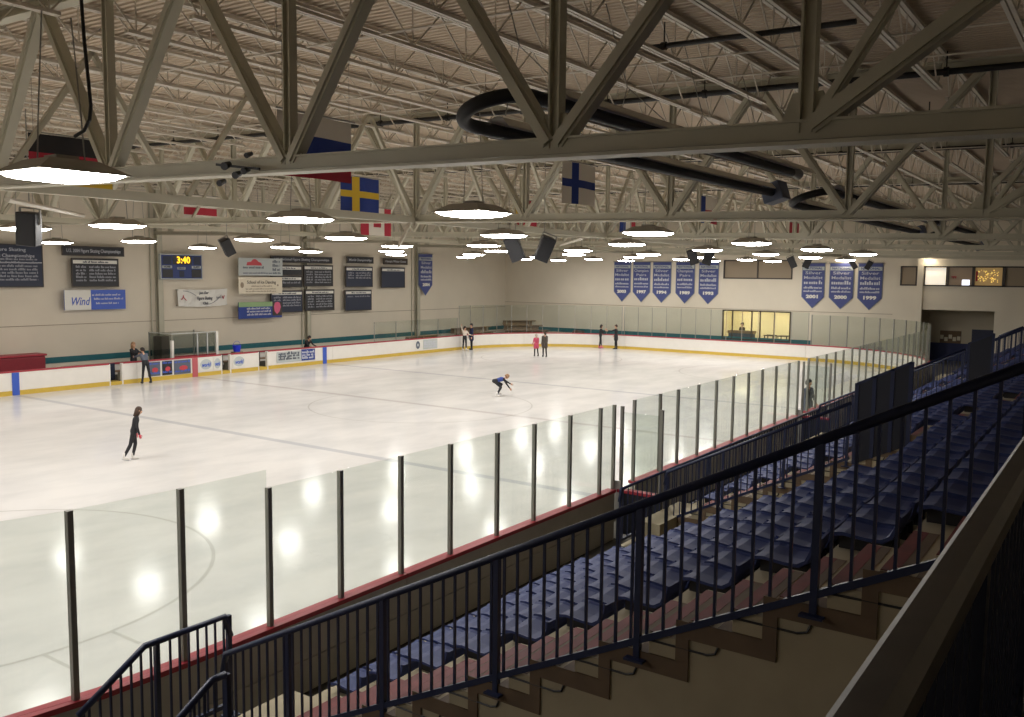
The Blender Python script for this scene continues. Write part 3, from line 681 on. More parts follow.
record_board(17.8,20.12,4.33,5.66,M['navy'],'single navy record board left of the hanging blue banner',0)

# ------------------------------------------------------------------ hanging felt banners
def pennant(loc, rz, wd, lines, year, label, group):
    t_ = thing('pennant_banner', label, 'banner', loc, rz, group); hw = wd/2; H = 2.95
    # local: banner hangs in XZ, facing -Y
    N = 8
    def sheet(x0, x1, z0f, z1f, y0, m, nm):
        mb = MB()
        for i in range(N):
            a = x0+(x1-x0)*i/N; b = x0+(x1-x0)*(i+1)/N
            ya = y0-.02*math.sin(3.2*a); yb = y0-.02*math.sin(3.2*b)
            mb.quad((a,ya,z1f(a)),(a,ya,z0f(a)),(b,yb,z0f(b)),(b,yb,z1f(b)))
            mb.quad((a,ya+.012,z1f(a)),(b,yb+.012,z1f(b)),(b,yb+.012,z0f(b)),(a,ya+.012,z0f(a)))
        return mb.build(nm, m, t_, smooth=True)
    tip = lambda e: (lambda x: -H+.72*abs(x)/hw-e)
    sheet(-hw-.05, hw+.05, tip(.06), lambda x: 0, .02, M['border'], 'border')
    sheet(-hw, hw, tip(0), lambda x: -.0, -.005, M['pblue'], 'banner_felt')
    sheet(-hw, hw, lambda x: -.46, lambda x: -.22, -.012, M['silver'], 'title_band')
    mb = MB(); mb.tube([(-hw-.1,.02,.02),(hw+.1,.02,.02)], .03); mb.build('hanging_rod', M['post'], t_)
    text('NATIONAL', t_, M['pblue'], .2, (0,-.045,-.34), RY, width=wd*.82, bold=.006)
    z = -.64
    for s, k, bold in lines:
        if s: text(s, t_, M['letter'], .28*k, (0,-.045,z), RY, width=min(wd*.86, wd*.125*len(s)*k**.5), bold=.006 if bold else .002)
        else:
            mb = MB(); words(mb, -hw*.84, hw*.84, z-.1*k, .22*k, rnd, 'y', -.04, gap=.15); mb.build('lettering', M['letter'], t_)
        z -= .275*k+.04
    text(year, t_, M['white'], .3, (0,-.045,-2.22), RY, width=wd*.56, bold=.016, name='year_lettering')
SM = [('Silver',1,0),('Medalist',1,0),('',1.1,1),('',.7,0),('',.6,0)]
CH = [('Champion',1,0),('Pairs',.9,0),('',1.1,1),('',.7,0),('',.6,0)]
ends = [(23.38,1.36,SM,'2003','leftmost blue pennant banner on the end wall, first of the group of five'),(21.76,1.36,CH,'1997','blue pennant banner on the end wall, second of the group of five'),
        (20.1,1.4,SM,'1994','middle blue pennant banner of the group of five'),(18.25,1.4,CH,'1989','blue pennant banner dated 1989 behind a tilted loudspeaker, fourth of five'),
        (16.45,1.42,SM,'1993','rightmost blue pennant banner of the group of five'),(9.06,1.42,SM,'2001','blue pennant banner dated 2001, left of the group of three'),
        (7.24,1.46,SM,'2000','blue pennant banner dated 2000, middle of the group of three'),(5.44,1.44,SM,'1999','blue pennant banner dated 1999, right of the group of three')]
for k, (y, wd, ln, yr, lab) in enumerate(ends):
    pennant((XE-.06, y, 6.32-.06*(k > 4)), -math.pi/2, wd, ln, yr, lab, 'blue pennant banners on the end wall')
pennant((22.35, YF-.42, 6.7), 0, 1.42, SM, '2004', 'single blue pennant banner by the column on the far side wall', 'blue pennant banner on the side wall')

# ------------------------------------------------------------------ roof trusses, joists, bracing
TX = [-20.0, -9.5, .75, 11.0, 21.3, 31.6]
def zb(y): return 6.6+.02*y          # centre of the bottom chord
def zt(y): return 9.2+.02*y          # centre of the top chord
NB = [-12.6,-10.0,-6.25,-3.9,-.2,3.55,7.0,10.7,14.4,18.1,21.8,25.5,29.2,32.9]
ords = ['nearest','second','third','fourth','fifth','farthest']
for ti, X in enumerate(TX):
    t = thing('roof_truss', '%s grey beige steel roof truss crossing over the %s' % (ords[ti], ['stands and near ice','ice beyond the first heater','middle of the rink','second half of the rink','far face-off circles','end boards']
              [ti]), 'roof truss', (X,0,0), 0, 'steel roof trusses')
    A = lambda y, z: (0, y, z)
    mb = MB(); y0, y1 = YN+.1, YF-.1
    mb.beam(A(y0,zb(y0)+.02),A(y1,zb(y1)+.02), .10,.15); mb.beam(A(y0,zb(y0)-.085),A(y1,zb(y1)-.085), .24,.03); mb.beam(A(y0,zb(y0)+.09),A(y1,zb(y1)+.09), .16,.02)
    mb.build('bottom_chord', M['steel'], t)
    mb = MB(); mb.hsec(A(y0,zt(y0)),A(y1,zt(y1)), .2,.2,.03); mb.build('top_chord', M['steel'], t)
    for i, y in enumerate(NB):
        mb = MB(); mb.hsec(A(y,zb(y)),A(y,zt(y)), .12,.12,.02, up=(0,1,0)); mb.build('vertical', M['steel'], t)
        if i > 2: dl = [(NB[i-1],(NB[i-1]+y)/2),(y,(NB[i-1]+y)/2)] if i > 3 else [(y,NB[2]+.1)]
        elif i == 2: dl = [(y,-9.9),(y,-7.9)]
        else: dl = [(y,y+.9)] if i else []
        for q, ym in dl:
                mb = MB(); s_ = .05 if q < ym else -.05; k_ = .6 if ym == -7.9 else 1
                mb.beam(A(q+s_,zb(q)+.05),A(ym-s_,zt(ym)-.06), .08*k_,.2*k_,(1,0,0), off=(0,0)); mb.beam(A(q+s_,zb(q)+.05),A(ym-s_,zt(ym)-.06), .14*k_,.14*k_,(1,0,0)); mb.build('diagonal', M['steel'], t)
        mb = MB(); mb.prism([(y-.22,zb(y)+.05),(y+.22,zb(y)+.05),(y+.12,zb(y)+.32),(y-.12,zb(y)+.32)], 'x', -.014, .014); mb.build('gusset_plate', M['steel'], t)
# bracing trusses lengthwise between the main trusses
def brace_truss(y, x0, x1, label):
    t = thing('bracing_truss', label, 'bracing truss', (0,y,0), 0, 'lengthwise bracing trusses')
    z0, z1 = zb(y), zt(y); n = 3; dx = (x1-x0)/n
    mb = MB(); mb.beam((x0+.12,0,z0-.03),(x1-.12,0,z0-.03), .12,.17); mb.build('bottom_chord', M['steel'], t)
    for k in range(n):
        a, b = x0+k*dx, x0+(k+1)*dx; m_ = (a+b)/2
        for p, q in (((a+.15,0,z0+.06),(m_,0,z1-.15)),((b-.15,0,z0+.06),(m_,0,z1-.15))):
            mb = MB(); mb.beam(p,q,.09,.09); mb.build('diagonal', M['steel'], t)
for j, (y, nm) in enumerate(((7.0,'over the near half of the ice'),(21.8,'over the far half of the ice'))):
    for k in range(5): brace_truss(y, TX[k], TX[k+1], 'lengthwise bracing truss %s, bay %s from the camera' % (nm, ['one','two','three','four','five'][k]))
# sloping kicker struts below the bottom chords
for k, (p, q, lab) in enumerate((((-20.0,6.6,6.45),(-16.2,11.1,6.55),'long thin strut sloping down past the hanging loudspeaker at left'),((-9.56,7.14,6.665),(-10.2,7.0,6.0),'short pale strut under the second truss node'),((11.0,15.3,6.8),(-2.6,6.0,6.5),'long pale strut low under the fourth truss'))):
    mb = MB(); mb.tube([p,q], .045, 8); tag(mb.build('steel_strut', M['joist'], None), lab, 'strut')
# open web joists, running lengthwise between the trusses
def joist_meshes(L_):
    c = MB(); w_ = MB(); n = max(4, round(L_/1.25)); dx = L_/n; D = .62
    for s in (-.04,.04):
        c.beam((0,s,0),(L_,s,0), .06,.055)
    for s in (-.035,.035): c.beam((.5,s,-D),(L_-.5,s,-D), .05,.05)
    for i in range(n):
        a = i*dx; b = a+dx; m_ = (a+b)/2
        w_.beam((max(a,.1),0,0),(m_,0,-D), .022,.022); w_.beam((m_,0,-D),(min(b,L_-.1),0,0), .022,.022); w_.beam((m_,0,0),(m_,0,-D), .016,.016)
    return c, w_
bays = [(-37.9,-20.0)]+list(zip(TX,TX[1:]))
bl = ['over and behind the camera','between the nearest two trusses','between the second and third trusses','between the third and fourth trusses','between the fourth and fifth trusses','in the last bay by the end wall']
JY = [-11.7+1.56*k for k in range(30)]
for b, (xa, xb) in enumerate(bays):
    c, w_ = joist_meshes(xb-xa); cm = c.mesh('roof_joist', M['joist']); wm = w_.mesh('web_bars', M['joist'])
    for y in JY:
        if b == 0 and y < -4: continue
        o = link('roof_joist', cm, None, (xa,y,zt(y)+.17)); tag(o, 'thin open web roof joist %s' % bl[b], 'roof joist', 'roof joists '+bl[b])
        link('web_bars', wm, o)
# bridging rods crossing the joists, and black pipes under the deck
for k, (X, lab) in enumerate(((-17.5,'first'),(-14.0,'second'),(-12.5,'third'),(-6.9,'fourth'),(-4.3,'fifth'),(-1.8,'sixth'),(4.2,'seventh'),(7.6,'eighth'))):
    mb = MB(); mb.tube([(X,YN+.1,zt(YN)-.44),(X,YF-.1,zt(YF)-.44)], .016, 6); tag(mb.build('bridging_rod', M['joist']), '%s thin bridging rod crossing under the joists from the camera' % lab, 'rod', 'bridging rods')
for k, (X, ya, yb, z0, rr, lab) in enumerate(((-10.2,-12.8,34,8.98,.055,'long black pipe under the roof by the second truss'),(-.1,-12.8,34,8.98,.05,'long black pipe under the roof by the third truss'),(10.2,-12.8,34,8.98,.05,'long black pipe under the roof by the fourth truss'),(-14.6,-5.2,-2.2,8.85,.04,'short black pipe stub above the tube heater'),(-8.2,-5.6,-2.6,8.5,.04,'short black pipe low beyond the second truss'))):
    t = thing('sprinkler_pipe', lab, 'pipe', (X,0,z0), 0, 'black roof pipes')
    mb = MB(); mb.tube([(0,ya,.02*ya),(0,yb,.02*yb)], rr, 10); mb.build('pipe_run', M['pipe'], t)
    y = ya+.6
    while y < min(yb, 20):
        mb = MB(); mb.tube([(0,y,.02*y),(0,y,.02*y+.35)], .012, 6); mb.tube([(0,y-.04,.02*y),(0,y+.04,.02*y)], rr*1.5, 10); mb.build('pipe_hanger', M['pipe'], t); y += 2.2

# ------------------------------------------------------------------ high bay lamps
def make_lamp():
    t = thing('high_bay_light', 'x', 'ceiling light')
    mb = MB(); b, a, h = .49, .26, .14
    B = [(-b,-b,0),(b,-b,0),(b,b,0),(-b,b,0)]; T = [(-a,-a,h),(a,-a,h),(a,a,h),(-a,a,h)]
    for i in range(4):
        j = (i+1) % 4; mb.quad(B[i],B[j],T[j],T[i])
        ins = .03; Bi = [(x*(1-ins/b), y*(1-ins/b), .0) for x, y, z in B]; Ti = [(x*.9,y*.9,h-.02) for x, y, z in T]
        mb.quad(B[j],B[i],Bi[i],Bi[j]); mb.quad(Bi[j],Bi[i],Ti[i],Ti[j])
    mb.quad(*T); mb.build('shade', M['shade'], t)
    mb = MB(); N = 12                                   # bulging drop lens
    P_ = lambda i, j: ((i/N-.5)*.92, (j/N-.5)*.92, .004-.07*(max(0,(1-(2*i/N-1)**4)*(1-(2*j/N-1)**4)))**.5)
    for i in range(N):
        for j in range(N): mb.quad(P_(i,j),P_(i,j+1),P_(i+1,j+1),P_(i+1,j))
    mb.build('lens', M['lens'], t, smooth=True)
    mb = MB(); mb.box(-.12,.12,-.12,.12,h,h+.05); mb.build('ballast_box', M['shade'], t)
    for s in (-.25,.25):
        mb = MB(); mb.tube([(s,0,h*.7),(s*.9,0,.55),(s*.6,0,1.6)], .008, 5); mb.build('hanger_cable', M['post'], t)
    return t
LXs = [-22.3,-15.8,-8.7,-2.0,4.5,11.0,17.5,24.0,28.6,-28.9]; LYs = [.7,4.75,10.4,14.5,20.8,26.4]  # the farthest row is added to brighten the end wall
rows = ['nearest row','second row','third row','fourth row','fifth row','sixth row','seventh row','eighth row','added farthest row','row behind the camera']
colsn = ['the stands edge','the near circles','the near centre','the far centre','the far circles','the far boards']
lamp0 = None
for i, X in enumerate(LXs):
    for j, Y in enumerate(LYs):
        if j == 0 and X > 16 or (X == 28.6 and j == 1): continue
        lab = 'lit high bay lamp in the %s, above %s' % (rows[i], colsn[j]); z = 6.3+.003*Y; Y = Y-(.4 if i == 1 and j < 2 else .06 if i == 0 and j == 0 else 0)
        if lamp0 is None: lamp0 = make_lamp(); l_ = lamp0; l_.location = (X,Y,z); l_['label'] = lab; l_['group'] = 'high bay lamps'
        else: l_ = dup(lamp0, (X,Y,z), None, lab)
# small flood lights washing the end wall
for k, (y, z, lab) in enumerate(((1.95,6.75,'bright wall light above the mezzanine windows'),(7.0,6.62,'bright wall light between the last two blue banners'))):
    t = thing('wall_flood_light', lab, 'wall light', (XE-.42,y,z))
    mb = MB(); mb.tube([(0,0,.12),(0,0,.0)], [.08,.15], 12, cap=True); mb.build('housing', M['shade'], t)
    mb = MB(); mb.tube([(0,0,-.001),(0,0,-.012)], .11, 12); mb.build('lens', M['flood'], t)
    mb = MB(); mb.tube([(0,0,.1),(.25,0,.1),(.41,0,.02)], .02, 6); mb.build('wall_arm', M['shade'], t)

# ------------------------------------------------------------------ loudspeakers
def make_speaker():
    t = thing('loudspeaker', 'x', 'loudspeaker')
    mb = MB(); mb.prism([(-.2,-.2),(.2,-.2),(.15,.2),(-.15,.2)], 'z', -.34, .34); mb.build('cabinet', M['black'], t, bevel=.02)
    mb = MB(); mb.box(-.175,.175,-.212,-.203,-.31,.31); mb.build('front_grille', M['black'], t)
    mb = MB(); mb.beam((-.2,0,.1),(-.2,0,.42),.03,.05,(0,1,0)); mb.beam((.2,0,.1),(.2,0,.42),.03,.05,(0,1,0)); mb.beam((-.2,0,.42),(.2,0,.42),.05,.03); mb.build('yoke_bracket', M['post'], t); mb = MB(); mb.tube([(0,0,.42),(0,0,2.35)], .012, 6); mb.build('hanger_cable', M['post'], t)
    return t
spk = make_speaker()
def speaker(loc, turn, tilt, roll, label, sc=1.):
    o = spk if spk.get('label') == 'x' else dup(spk)
    o.location = loc; o['label'] = label; o['group'] = 'hanging loudspeakers'
    rz = math.atan2(CY-loc[1], CX-loc[0])+math.pi/2+turn
    for c in o.children:
        if not c.name.startswith('hanger_cable'): c.rotation_euler = (tilt, roll, rz); c.scale = (sc,)*3
speaker((-18.1,9.69,6.13), -.45, .1, .08, 'black loudspeaker hanging at the left edge before the largest record board', .98)
speaker((-6.8,18.35,6.19), .3, .2, -.5, 'black tilted loudspeaker hanging left of the stacked adverts', .9)
speaker((-6.95,5.62,6.05), -.25, .25, -.36, 'left black loudspeaker of the nearest hanging pair', 1.0)
speaker((-6.5,4.95,6.05), .25, .25, .34, 'right black loudspeaker of the nearest hanging pair', 1.0)
speaker((10.3,7.84,6.2), -.2, .2, -.3, 'left black loudspeaker of the pair before the group of five banners', 1.0)
speaker((10.8,7.35,6.2), .2, .2, .3, 'right black loudspeaker of the pair before the group of five banners', 1.0)
speaker((21.2,6.8,6.14), -.2, .2, -.42, 'left black loudspeaker of the pair right of the wide tan window', .9)
speaker((21.5,6.1,6.14), .2, .2, .38, 'right black loudspeaker of the pair right of the wide tan window', .9)
speaker((28.3,5.35,6.12), -.2, .2, -.55, 'left black loudspeaker of the pair before the banners of 2000 and 1999', .78)
speaker((28.7,4.6,6.1), .2, .2, .5, 'right black loudspeaker of the pair before the banners of 2000 and 1999', .78)

# ------------------------------------------------------------------ flags hung lengthwise from the roof
def flag(x, y, z, bands, label, w=1.52, h=.95, extra=None):
    """flag in the XZ plane, hoist towards -X; bands: list of (u0,u1,v0,v1,material)"""
    t = thing('hanging_flag', label, 'flag', (x,y,z), 0, 'national flags under the roof'); N = 10
    ml = []; mb = MB()
    for u0,u1,v0,v1,m in bands:
        if m not in ml: ml.append(m)
        mi = ml.index(m); k0 = max(1, round((u1-u0)*N))
        for i in range(k0):
            a = u0+(u1-u0)*i/k0; b = u0+(u1-u0)*(i+1)/k0; ya = .035*math.sin(7*a+1); yb = .035*math.sin(7*b+1)
            P_ = lambda u_, v_, y_: (w*(u_-.5), y_, h*(v_-.5))
            mb.quad(P_(a,v0,ya),P_(b,v0,yb),P_(b,v1,yb),P_(a,v1,ya),mi); mb.quad(P_(a,v1,ya+.006),P_(b,v1,yb+.006),P_(b,v0,yb+.006),P_(a,v0,ya+.006),mi)
    mb.build('flag_cloth', [M[m] for m in ml], t)
    mb = MB(); mb.tube([(-w/2-.05,0,h/2+.02),(w/2+.05,0,h/2+.02)], .015, 6); mb.build('flag_rod', M['post'], t)
    for s in (-.9,.9):
        mb = MB(); mb.tube([(s*w/2,0,h/2),(s*w/2,0,max(h/2+.2, zt(y)-.4-z))], .005, 4); mb.build('flag_cord', M['post'], t)
def cross(fm, cm, cu=.36, th=.17, tv=.19):
    return [(0,cu-th/2,.5+tv/2,1,fm),(0,cu-th/2,0,.5-tv/2,fm),(cu+th/2,1,.5+tv/2,1,fm),(cu+th/2,1,0,.5-tv/2,fm),(0,1,.5-tv/2,.5+tv/2,cm),(cu-th/2,cu+th/2,.5+tv/2,1,cm),(cu-th/2,cu+th/2,0,.5-tv/2,cm)]
def maple(): return [(0,.25,0,1,'fred'),(.75,1,0,1,'fred'),(.25,.75,.0,.3,'fwhite'),(.25,.75,.75,1,'fwhite'),(.25,.38,.3,.75,'fwhite'),(.62,.75,.3,.75,'fwhite'),(.38,.62,.3,.75,'fred')]
flag(-8.88,2.42,7.47, cross('fwhite','fblue',.34), 'white flag with a blue cross below the nearest truss')
flag(-8.92,9.57,7.52, cross('fblue','fyellow'), 'blue flag with a yellow cross left of centre')
flag(-18.55,7.2,7.19, [(0,1,.667,1,'fblack'),(0,1,.333,.667,'fred'),(0,1,0,.333,'fyellow')], 'black red and gold flag behind the nearest lamp')
flag(-17.5,2.05,7.25, [(0,1,.667,1,'fwhite'),(0,1,.333,.667,'fblue'),(0,1,0,.333,'fred')], 'white blue and red striped flag behind the nearest truss')
flag(-5.26,21.93,7.8, [(0,1,.5,1,'fwhite'),(0,1,.2,.5,'fred'),(0,1,0,.2,'fwhite')], 'white and red flag high over the far ice')
flag(-4.28,13.38,7.1, maple(), 'red and white flag with a red centre below the yellow crossed flag')
flag(1.45,10.92,7.68, [(0,1,.7,1,'fred'),(0,1,.3,.7,'fyellow'),(0,1,0,.3,'fred')], 'red and yellow flag behind the second truss')
flag(8.88,10.4,7.37, [(0,.33,0,1,'fblue'),(.33,.67,0,1,'fwhite'),(.67,1,0,1,'fred')], 'blue white and red upright striped flag deep under the roof')
flag(3.4,4.25,7.7, [(0,.25,0,1,'fblue'),(.25,1,.5,1,'fwhite'),(.25,1,0,.5,'fred')], 'blue white and red flag right of the white and blue crossed flag')
flag(18.2,5.8,7.6, maple(), 'red and white flag farthest from the camera at right')

# ------------------------------------------------------------------ radiant tube heaters above the stands
def heater(x0, x1, y, z, label, dz=0.02):
    t = thing('tube_heater', label, 'tube heater', (x0,y,z), 0, 'radiant tube heaters'); L_ = x1-x0; g = .4; t.rotation_euler = (-.3,0,0)
    pts = [(L_,g,0),(.6,g,0)]+[(.55-.46*math.sin(a*math.pi/12)*1.1, g*math.cos(a*math.pi/12), .0) for a in range(0,13)]+[(.6,-g,0),(L_-1.2,-g,0)]
    mb = MB(); mb.tube([(a,b,c+dz*a) for a,b,c in pts], .075, 12); mb.build('u_tube', M['darkmetal'], t, smooth=True)
    for s in (-g,g):
        prof = [(-.17,.0),(-.12,.11),(-.05,.15),(.05,.15),(.12,.11),(.17,.0)]
        mb = MB()
        for (ya,za),(yb,zb_) in zip(prof,prof[1:]):
            mb.quad((.95,s+ya,za+dz),(L_-.2,s+ya,za+dz*L_),(L_-.2,s+yb,zb_+dz*L_),(.95,s+yb,zb_+dz)); mb.quad((.95,s+ya,za+.015+dz),(.95,s+yb,zb_+.015+dz),(L_-.2,s+yb,zb_+.015+dz*L_),(L_-.2,s+ya,za+.015+dz*L_))
        mb.build('reflector_hood', M['reflector'], t)
    mb = MB(); mb.box(L_,L_+.5,g-.2,g+.2,-.17+dz*L_,.2+dz*L_); mb.build('burner_box', M['burner'], t, bevel=.02)
    mb = MB(); mb.tube([(L_-1.2,-g,dz*L_),(L_-.8,-g,dz*L_)], [.06,.1], 12); mb.build('exhaust_cowl', M['post'], t)
    k = 1.2
    while k < L_:
        mb = MB(); mb.tube([(k,-g,.22+dz*k),(k,0,.9),(k,g,.22+dz*k)], .008, 5); mb.tube([(k,0,.9),(k,0,zt(y)-z)], .008, 5); mb.build('hanger_chain', M['post'], t); k += 2.6
heater(-20.0,-9.8,-2.9,7.03,'black U shaped tube heater nearest the camera above the stands', .008)
heater(-9.0,4.6,-2.9,6.965,'second black tube heater farther along above the stands', .0)
heater(6.6,19.0,-2.9,6.965,'third black tube heater at the far end of the stands', .0)
# camera cluster clamped on the nearest truss, and the lamp cable
t = thing('spot_cluster', 'small black spotlights clamped on the nearest truss chord', 'spotlights', (-20.22,.6,6.62))
mb = MB(); mb.beam((0,-.5,-.08),(0,.3,.02),.03,.03); mb.build('clamp_bar', M['black'], t)
for (yy, zz, s) in ((.1,.0,.045),(-.1,-.12,.04),(-.26,-.08,.036),(.2,-.2,.036),(-.32,.1,.03)):
    mb = MB(); mb.tube([(-.06,yy-.02,zz-.02),(.05,yy+.02,zz+.02)], [s*1.1,s*.8], 10); mb.build('spot_head', M['black'], t)
mb = MB(); mb.tube([(-22.2,.40,9.25),(-22.2,.36,8.2),(-22.2,.32,7.63),(-22.2,.27,7.23),(-22.2,.24,6.98),(-22.2,.27,6.84),(-22.2,.38,6.74),(-22.22,.52,6.69)], .018, 8); tag(mb.build('power_cable', M['black']), 'black cable looping down to the nearest lamp', 'cable')

# ------------------------------------------------------------------ concrete stands
def Yn(r): return -1.68-.57*r
def Zt(r): return .82+.286*r
def foot(y): return 2.18-.496*(y+4.7)
NR = 12
AX = [-22.0,-12.0,-2.0,8.0,18.0]               # aisle, seats, then an open stairwell before the next aisle
bnames = ['nearest seating block','second seating block','third seating block','fourth seating block','farthest seating block']
for A, nm in zip(AX, bnames):
    x0, x1, x2 = A+1, A+6.6, min(A+10, XE-3)
    mb = MB()
    for r in range(8): mb.box(x0,x1,Yn(r+1),Yn(r),0,Zt(r))
    for r in range(8,NR): mb.box(x0,x2,Yn(r+1),Yn(r),0,Zt(r))
    o = struct(mb.build('floor_terrace', M['conc']), 'stepped concrete terrace of the '+nm)
    mb = MB(); mb.box(x0,x1,Yn(0),-1.44,0,.75); struct(mb.build('floor_ledge', M['conc'], o), 'beige front ledge of the '+nm)
for k, x0 in enumerate(AX):
    x1 = x0+1; mb = MB()
    for r in range(NR): mb.box(x0,x1,Yn(r+1),Yn(r),0,Zt(r))
    o = struct(mb.build('floor_aisle', M['conc']), 'concrete aisle steps beside the '+bnames[k])
    mb = MB(); nb = MB(); bb = MB()
    for r in range(1, NR+1):
        y = Yn(r); z = Zt(r-1); mb.box(x0,x1,y,y+.285,z,z+.143)
        for yy, zz in ((y+.285, z+.143), (y, z+.286)):
            nb.box(x0+.02,x1-.02,yy-.085,yy+.003,zz-.05,zz+.004); bb.box(x0+.02,x1-.02,yy-.15,yy-.086,zz-.01,zz+.003)
    mb.build('half_steps', M['conc'], o); nb.build('red_nosings', M['nosing'], o); bb.build('brown_tread_bands', M['brown'], o)
    if k: mb = MB(); mb.box(x0-.75,x1,Yn(0),-1.25,0,.82); mb.build('landing', M['conc'], o)
    bb = MB(); jb = MB()
    for r in range(NR if k == 0 else 8):
        ya, yb, z = Yn(r+1), Yn(r), Zt(r)
        bb.box(x0-.012,x0,ya+.09,yb,z-.12,z+.003); bb.box(x0-.012,x0,ya-.0,ya+.09,z-.12,z+.283)
        bb.box(x0-.012,x0+.16,ya+.02,yb-.19,z,z+.004)
        jb.tube([(x0-.006,yb+.30,z-.19),(x0-.006,yb-.12,z-.19),(x0-.006,yb-.18,z-.17),(x0-.006,yb-.2,z-.12)], .008, 5)
    bb.build('brown_edge_paint', M['brown'], o); jb.build('joint_lines', M['black'], o)
mb = MB(); mb.box(-13.7,29.0,-1.44,-1.18,0,.5); struct(mb.build('floor_front_ledge', M['conc']), 'low concrete ledge under the front railing')
mb = MB(); mb.box(-22.0,XE,YN,Yn(NR),0,Zt(NR)); struct(mb.build('floor_concourse', M['conc']), 'upper concourse floor behind the seats')
mb = MB(); mb.box(XN,-22.0,YN,-8.1,3.4,3.68); struct(mb.build('floor_balcony', M['floor']), 'dark upper walkway under the camera')
# landing and stair at the foot of the nearest aisle
mb = MB(); mb.box(-22.75,-21.0,Yn(0),-1.25,0,.82); mb.box(-22.75,-22.0,-2.35,Yn(0),0,.82); land = struct(mb.build('floor_landing', M['conc']), 'small concrete landing at the foot of the nearest aisle')
mb = MB()
for j in range(1, 6): mb.box(-22.75-.28*j,-22.75-.28*(j-1),-2.35,-1.25,0,.82-.15*j)
mb.build('stair_steps', M['conc'], land)

# ------------------------------------------------------------------ railings
bal_me = MB(); bal_me.box(-.009,.009,-.009,.009,0,1); bal_mesh = bal_me.mesh('baluster', M['rail'])
pst_me = MB(); pst_me.box(-.022,.022,-.022,.022,0,1); pst_mesh = pst_me.mesh('post', M['rail'])
def railing(label, pts, height, posts, gap=.117, low=.13, rail_r=.032, m='rail', group='navy railings of the stands', name='stand_railing', ends=True, bal=True):
    """pts: foot polyline in world space; posts: distances along plan where posts stand"""
    t = thing(name, label, 'railing', pts[0], 0, group); O = Vector(pts[0])
    P = [Vector(p)-O for p in pts]; up = Vector((0,0,1))
    L_ = [0]
    for a, b in zip(P, P[1:]): L_.append(L_[-1]+math.hypot(b.x-a.x, b.y-a.y))
    def at(s):
        for i in range(len(P)-1):
            if s <= L_[i+1]+1e-6: return P[i].lerp(P[i+1], (s-L_[i])/(L_[i+1]-L_[i]))
        return P[-1]
    top = [p+up*height for p in P]
    mb = MB(); mb.tube(([top[0]-up*.22-(top[1]-top[0]).normalized()*.02] if ends else [])+[top[0]+(top[1]-top[0]).normalized()*.05]+top[1:], rail_r, 10); mb.build('top_rail', M[m], t, smooth=True)
    mb = MB()
    for a, b in zip(P, P[1:]): mb.beam(a+up*low, b+up*low, .035, .045)
    mb.build('bottom_rail', M[m], t)
    for s in posts:
        p = at(s); o = link('post', pst_mesh, t, tuple(p)); o.scale = (1,1,height)
        q = MB(); q.box(-.07,.07,-.07,.07,0,.015); q.build('base_plate', M[m], t, loc=tuple(p))
    if bal:
        s = gap*.6
        while s < L_[-1]:
            if all(abs(s-q) > .05 for q in posts):
                p = at(s); o = link('baluster', bal_mesh, t, tuple(p+up*low)); o.scale = (1,1,height-low)
            s += gap
    return t
def aisle_rail(label, x, ya, yb, posts, height=1.06, **k):
    return railing(label, [(x,ya,foot(ya)),(x,yb,foot(yb))], height, [ya-p for p in posts], **k)
aisle_rail('long navy railing with balusters down the nearest aisle', -22.0, -1.42, -8.12, [-1.45,-2.37,-3.54,-4.70,-5.87,-7.02])
aisle_rail('navy railing beyond the nearest seating block, rising to the nearer dark screen', -12.0, -1.42, -4.74, [-1.45,-2.55,-3.65,-4.70])
aisle_rail('navy railing rising to the farther dark screen', -2.0, -1.42, -5.04, [-1.45,-2.6,-3.8,-5.0], height=1.19)
aisle_rail('short navy railing just above the farther dark screen', -2.0, -5.74, -6.3, [-5.78,-6.27], height=1.19, ends=False)
aisle_rail('navy railing beyond the third seating block', 8.0, -1.42, -6.3, [-1.45,-2.7,-3.9,-5.1,-6.27])
aisle_rail('farthest navy railing low on the stands by the end wall', 18.0, -1.42, -6.3, [-1.45,-2.7,-3.9,-5.1,-6.27])
# solid dark wind screens on the aisle railings
def screen(label, x, ya, yb, n, extra=.34):
    t = thing('aisle_screen', label, 'screen', (x,ya,0), 0, 'dark aisle screens')
    za, zb_ = foot(ya), foot(yb); H = 1.06+extra
    mb = MB(); mb.prism([(0,za),(yb-ya,zb_),(yb-ya,zb_+H),(0,za+H)], 'x', -.02, .02); mb.build('screen_panel', M['railblack'], t)
    for i in range(n+1):
        y = (yb-ya)*i/n; z = za+(zb_-za)*i/n; mb = MB(); mb.box(-.035,.035,y-.03,y+.03,z,z+H+.01); mb.build('post', M['rail'], t)
    mb = MB(); mb.beam((0,0,za+H),(0,yb-ya,zb_+H), .07,.04); mb.build('top_rail', M['rail'], t)
screen('nearer dark solid screen rising above the aisle railing', -12.0, -4.82, -5.64, 3, .29)
screen('farther dark solid screen near the passage under the mezzanine', -2.0, -5.12, -5.66, 1, .25)
railing('long level navy railing in front of the farther seats, starting at the open gate', [(-13.5,-1.25,.5),(4.5,-1.25,.5)], 1.06, [.02]+[2.0*k for k in range(1,9)]+[17.95], gap=.19)
# landing rail: level, then sloping down with the stair
railing('small navy railing with a sloping end at the bottom left', [(-21.8,-1.25,.86),(-22.72,-1.25,.86),(-23.36,-1.25,.46)], 1.05, [.0,.80,1.53], gap=.1)
railing('low navy stair railing at the bottom edge below the aisle railing', [(-22.6,-2.32,.86),(-22.78,-2.32,.86),(-23.9,-2.32,.16)], 1.05, [.03,1.25], gap=.1, ends=False)
